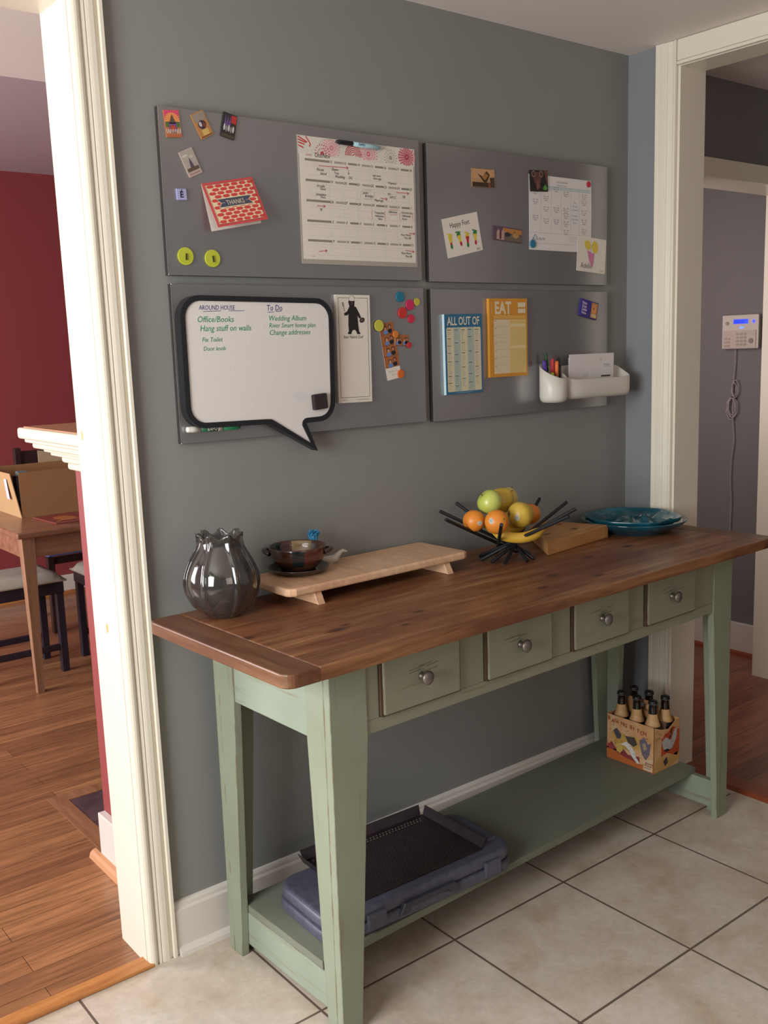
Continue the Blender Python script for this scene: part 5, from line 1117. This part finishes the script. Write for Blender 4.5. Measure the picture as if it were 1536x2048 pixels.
lab = {(0, 0): 'nearest bottle of the carrier row beside its long printed side', (0, 1): 'middle bottle of the carrier row beside its long printed side', (0, 2): 'furthest bottle of the carrier row beside its long printed side', (1, 0): 'nearest bottle of the carrier row beside the white doorway trim', (1, 1): 'middle bottle of the carrier row beside the white doorway trim', (1, 2): 'furthest bottle of the carrier row beside the white doorway trim'}
for i in range(2):
    for j in range(3): bottle(BX0+cw*(.26+.48*i), BY0+cd*(.17+.33*j), lab[(i, j)])

# ------------------------------------------------------------------ hall: alarm keypad and cord
al = thing('alarm_keypad', Matrix(((0, 0, -1, 3.0999), (-1, 0, 0, .412), (0, 1, 0, 1.541), (0, 0, 0, 1))), 'white alarm keypad with blue lit display on hall wall', 'keypad')
b = MB(); b.prism(rrect(-.0935, -.077, .0935, .077, .006, 4), 0, .026, C('d4c8c0', .25), None, .003, 2)
b.box(-.086, .082, -.072, .006, .0262, .029, C('c4b4ac', .3), .001); b.build('housing', al)
b = MB(); b.rect(-.035, .036, .040, .057, .0264, C('2038d8', .3, 0, .5, 0, 1.2)); b.rect(-.004, .014, .018, .024, .0264, C('6a88e8', .3, 0, .5, 0, .9)); b.flat(ell(.068, .046, .010, .011, 14), .0264, C('8a8ae0', .3, 0, .5, 0, .4)); b.flat(ell(.068, .046, .006, .007, 14), .0266, C('3a48c8', .3, 0, .5, 0, .8))
b.text('READY', -.028, .041, .014, .0266, C('0a1460'), sx=1.1); b.build('display', al)
for i in range(4):
    for j in range(3): b = MB(); b.prism(rrect(-.018+.019*j, -.010-.016*i-.005, -.018+.019*j+.013, -.010-.016*i+.005, .003, 3), .0291, .031, C('a89a92', .5)); b.build('key', al)
for i in range(3): b = MB(); b.prism(rrect(-.078, -.031-.016*i-.004, -.050, -.031-.016*i+.004, .003, 3), .0291, .031, C('a89a92', .5)); b.build('key', al)
b = MB(); b.prism(ell(-.066, .040, .009, .008, 16), .0261, .029, C('9a8c86', .5)); b.prism(ell(.058, -.042, .011, .012, 16), .0291, .0315, C('8a7c76', .5)); b.build('round_key', al)
b = MB(); pts = []
def cp(u, v, w_=.012): return (3.0999-w_, .412-u, 1.541+v)
base = [(-.030, -.075), (-.030, -.14), (-.036, -.22), (-.044, -.262), (-.040, -.285), (-.034, -.30)]
b.tube([cp(*p) for p in base], .0022, C('a89ca0', .5), 6)
def loop(cx, cy, rx, ry, s): return [cp(cx+rx*math.sin(2*PI*i/20+s), cy+ry*math.cos(2*PI*i/20+s), .012+.003*(i % 3)) for i in range(20)]
for (cx, cy, rx, ry) in ((-.024, -.262, .016, .040), (-.030, -.266, .012, .030), (-.044, -.355, .024, .052), (-.040, -.345, .017, .040), (-.036, -.35, .026, .046)): b.tube(loop(cx, cy, rx, ry, 0), .0020, C('b0a4a8', .5), 6, None, True)
b.tube([cp(-.034, -.30), cp(-.036, -.36), cp(-.034, -.42), cp(-.026, -.50), cp(-.038, -.60), cp(-.040, -.70), cp(-.032, -.80), cp(-.038, -1.0), cp(-.038, -1.38)], .0022, C('a89ca0', .5), 6)
b.tube([cp(-.045, -.302), cp(-.023, -.302)], .004, C('2a2628', .5), 6)
tag(b.build('coiled_cord', None), 'looped pale cable hanging below the alarm keypad', 'cord')

# ------------------------------------------------------------------ dining room things
M_PINE = woodmat('pine_table', [(0.3, '7c523c'), (0.5, '8e634a'), (0.7, 'a0765a')], 'X', 1.0, .35, [(.30, .08, .02)], None, .5, .2)
M_PINEZ = woodmat('pine_leg', [(0.3, '8a6448'), (0.5, '9c755a'), (0.7, 'a8846a')], 'Z', 1.0, .4)
dt = thing('dining_table', tr(.285, 2.200, 0), 'brown pine dining table with tapered leg seen through the left doorway', 'table')
b = MB(); b.box(0, 1.5, 0, .95, .732, .76, M_PINE, .008, None, 3); b.build('tabletop', dt)
b = MB(); b.box(.085, 1.43, .035, .055, .635, .7315, M_PINE, .002); b.box(.035, .055, .085, .87, .635, .7315, M_PINE, .002); b.box(.085, 1.43, .895, .915, .635, .7315, M_PINE, .002); b.build('apron', dt)
for (x, y) in ((.028, .028), (1.41, .028), (.028, .865), (1.41, .865)):
    b = MB(); bm = bmesh.new(); bmesh.ops.create_cube(bm, size=1)
    for v in bm.verts:
        k = .5+v.co.z; wd = .030+.028*k; v.co = Vector((x+.029+v.co.x*wd, y+.029+v.co.y*wd, k*.7315))
    b.bmadd(bm, M_PINEZ); b.build('leg', dt)
# cardboard box with open top
bx = thing('cardboard_box', tr(.437, 2.625, .7604), 'open brown cardboard box on the dining table', 'box'); W_, D_, H_ = .52, .40, .222
b = MB(); c_ = M_CARD; t_ = .004
b.box(.014, W_, 0, t_, 0, H_, c_); b.box(.014, W_, D_-t_, D_, 0, H_, c_); b.box(W_-t_, W_, t_, D_-t_, 0, H_, c_); b.box(.014, W_-t_, t_, D_-t_, 0, t_, c_); b.build('walls', bx)
b = MB(); b.add([(.010, -.002, 0), (.010, D_, 0), (-.03, D_, H_), (-.03, -.002, H_), (.014, -.002, 0), (.014, D_, 0), (-.026, D_, H_), (-.026, -.002, H_)], [(0, 3, 2, 1), (4, 5, 6, 7), (0, 4, 7, 3), (1, 2, 6, 5), (3, 7, 6, 2), (0, 1, 5, 4)], C('b89468', .8))
b.build('side_panel', bx)
b = MB(); b.add([(-.0185, .06, .09), (-.0185, .10, .09), (-.0285, .10, .19), (-.0285, .06, .19)], [(0, 3, 2, 1)], C('c8ccd8', .6)); b.build('shipping_label', bx)
b = MB(); b.prism([(.25, H_), (W_-.01, H_), (W_-.01, H_+.02), (.25, H_+.065)], D_-.004, D_-.001, C('c0a888', .8), Matrix(((1, 0, 0, 0), (0, 0, 1, 0), (0, 1, 0, 0), (0, 0, 0, 1)))); b.build('flap', bx)
for i, (x, y, hh, c) in enumerate(((.02, .03, .20, '3a4650'), (.035, .08, .215, '6a8088'), (.03, .14, .19, '2c2a2c'))):
    b = MB(); b.box(0, .05, 0, .035, 0, hh, C(c, .3), .004); tag(b.build('packed_item', None, tr(.437+x, 2.625+y, .7604+.0045)), ['dark narrow packet nearest the edge inside the cardboard box', 'grey-blue packet in the middle inside the cardboard box', 'black packet furthest back inside the cardboard box'][i], 'packet')
mg = MB(); mg.box(0, .21, 0, .27, 0, .003, C('8a2a2c', .3)); mg.rect(.004, .004, .206, .266, .0033, C('7a2c30', .3)); mg.flat(ell(.10, .13, .05, .07, 16), .0035, C('b0683c', .3)); mg.line([(.02, .04), (.08, .09), (.15, .05)], .006, .0037, C('c89a6c', .3)); mg.line([(.03, .2), (.09, .22), (.16, .2)], .008, .0037, C('a83434', .3)); mg.line([(0.001, 0), (.001, .27)], .004, .0035, C('c8b8a8', .3)); mg.line([(0, .001), (.21, .001)], .004, .0035, C('c8b8a8', .3))
tag(mg.build('magazine', None, tr(.505, 2.315, .7606) @ rotz(R(4))), 'red covered magazine lying on the dining table', 'magazine')
# stools
M_DKW = C('2a2430', .4); M_CUSH = noisy('cream_leather', [(0.3, '9c9488'), (0.7, 'b4ab9c')], 6, .4)
def stool(x, y, label, rot=0.0):
    t = thing('padded_stool', tr(x, y, 0) @ rotz(rot), label, 'stool', 'padded stools under the dining table'); w_, d_ = .46, .33
    b = MB(); bm = bmesh.new(); bmesh.ops.create_grid(bm, x_segments=14, y_segments=10, size=.5)
    vs, fs = [], []; nx, ny = 15, 11
    for s_ in (1, 0):
        for j in range(ny):
            for i in range(nx):
                u, v = i/(nx-1), j/(ny-1); e_ = min(1, min(u, 1-u)*9)*min(1, min(v, 1-v)*7); bt = sum(math.exp(-(((u-cx)*7)**2+((v-.5)*5)**2)) for cx in (.25, .5, .75))
                vs.append((u*w_, v*d_, (.463+.042*e_**.5-.012*bt) if s_ else .455))
    bm.free(); o = nx*ny
    for j in range(ny-1):
        for i in range(nx-1):
            a = j*nx+i; fs.append((a, a+1, a+nx+1, a+nx)); fs.append((o+a, o+a+nx, o+a+nx+1, o+a+1))
    for i in range(nx-1): fs.append((i, o+i, o+i+1, i+1)); a = (ny-1)*nx+i; fs.append((a, a+1, o+a+1, o+a))
    for j in range(ny-1): a = j*nx; fs.append((a, a+nx, o+a+nx, o+a)); a = j*nx+nx-1; fs.append((a, o+a, o+a+nx, a+nx))
    b.add(vs, fs, M_CUSH, None, True); b.build('cushion', t)
    b = MB(); b.box(.012, w_-.012, .012, d_-.012, .395, .4545, M_DKW, .004); b.build('seat_rail', t)
    for (lx, ly) in ((.015, .015), (w_-.05, .015), (.015, d_-.05), (w_-.05, d_-.05)):
        b = MB(); b.box(lx, lx+.035, ly, ly+.035, 0, .3945, M_DKW, .003); b.build('leg', t)
    b = MB(); b.box(.0505, w_-.0505, .020, .042, .11, .14, M_DKW, .002); b.build('stretcher', t)
    b = MB(); b.box(.0505, w_-.0505, d_-.042, d_-.020, .11, .14, M_DKW, .002); b.build('stretcher', t)
stool(.120, 2.455, 'cream cushioned dark stool under near corner of the dining table')
stool(.683, 2.360, 'cream cushioned dark stool further right, partly hidden by doorway trim')
# chair beyond the table
M_DKC = C('33201e', .4)
ch = thing('dining_chair', tr(.74, 3.17, 0), 'dark wooden dining chair with pale blue seat beyond the table', 'chair'); w_ = .46
b = MB(); b.box(.0, w_, 0, .40, .435, .47, C('6a7cb0', .5), .012, None, 3); b.build('seat', ch)
for lx in (.0, w_-.038): b = MB(); b.box(lx, lx+.038, .0, .038, 0, .4345, M_DKC, .003); b.build('leg', ch)
for lx in (.0, w_-.038): b = MB(); b.box(lx, lx+.038, .402, .44, 0, 1.02, M_DKC, .005); b.build('back_post', ch)
b = MB(); b.box(.0385, w_-.0385, .412, .432, .90, 1.0, M_DKC, .006); b.build('top_rail', ch)
b = MB(); b.box(.0385, w_-.0385, .412, .432, .68, .74, M_DKC, .006); b.build('cross_rail', ch)
b = MB(); b.box(.02, w_-.02, .01, .03, .39, .43, M_DKC, .003); b.build('seat_rail', ch)
# envelope on the half-wall cap
b = MB(); b.prism([(0, 0), (.16, .02), (.15, .13), (-.012, .11)], 0, .004, C('c8924c', .6)); b.prism([(.004, .07), (.16, .085), (.152, .128), (-.010, .108)], .0042, .006, C('b88444', .6)); tag(b.build('manila_envelope', None, tr(.010, .40, 1.3335)), 'orange manila envelope lying on the half-wall cap', 'envelope')
b = MB(); b.lathe([(0, 0), (.022, 0), (.026, .004), (.026, .016), (.022, .02), (0, .02)], C('c88a88', .4), 20); tag(b.build('small_pot', None, tr(.10, .48, 1.3404)), 'small pink pot resting on the manila envelope', 'pot')
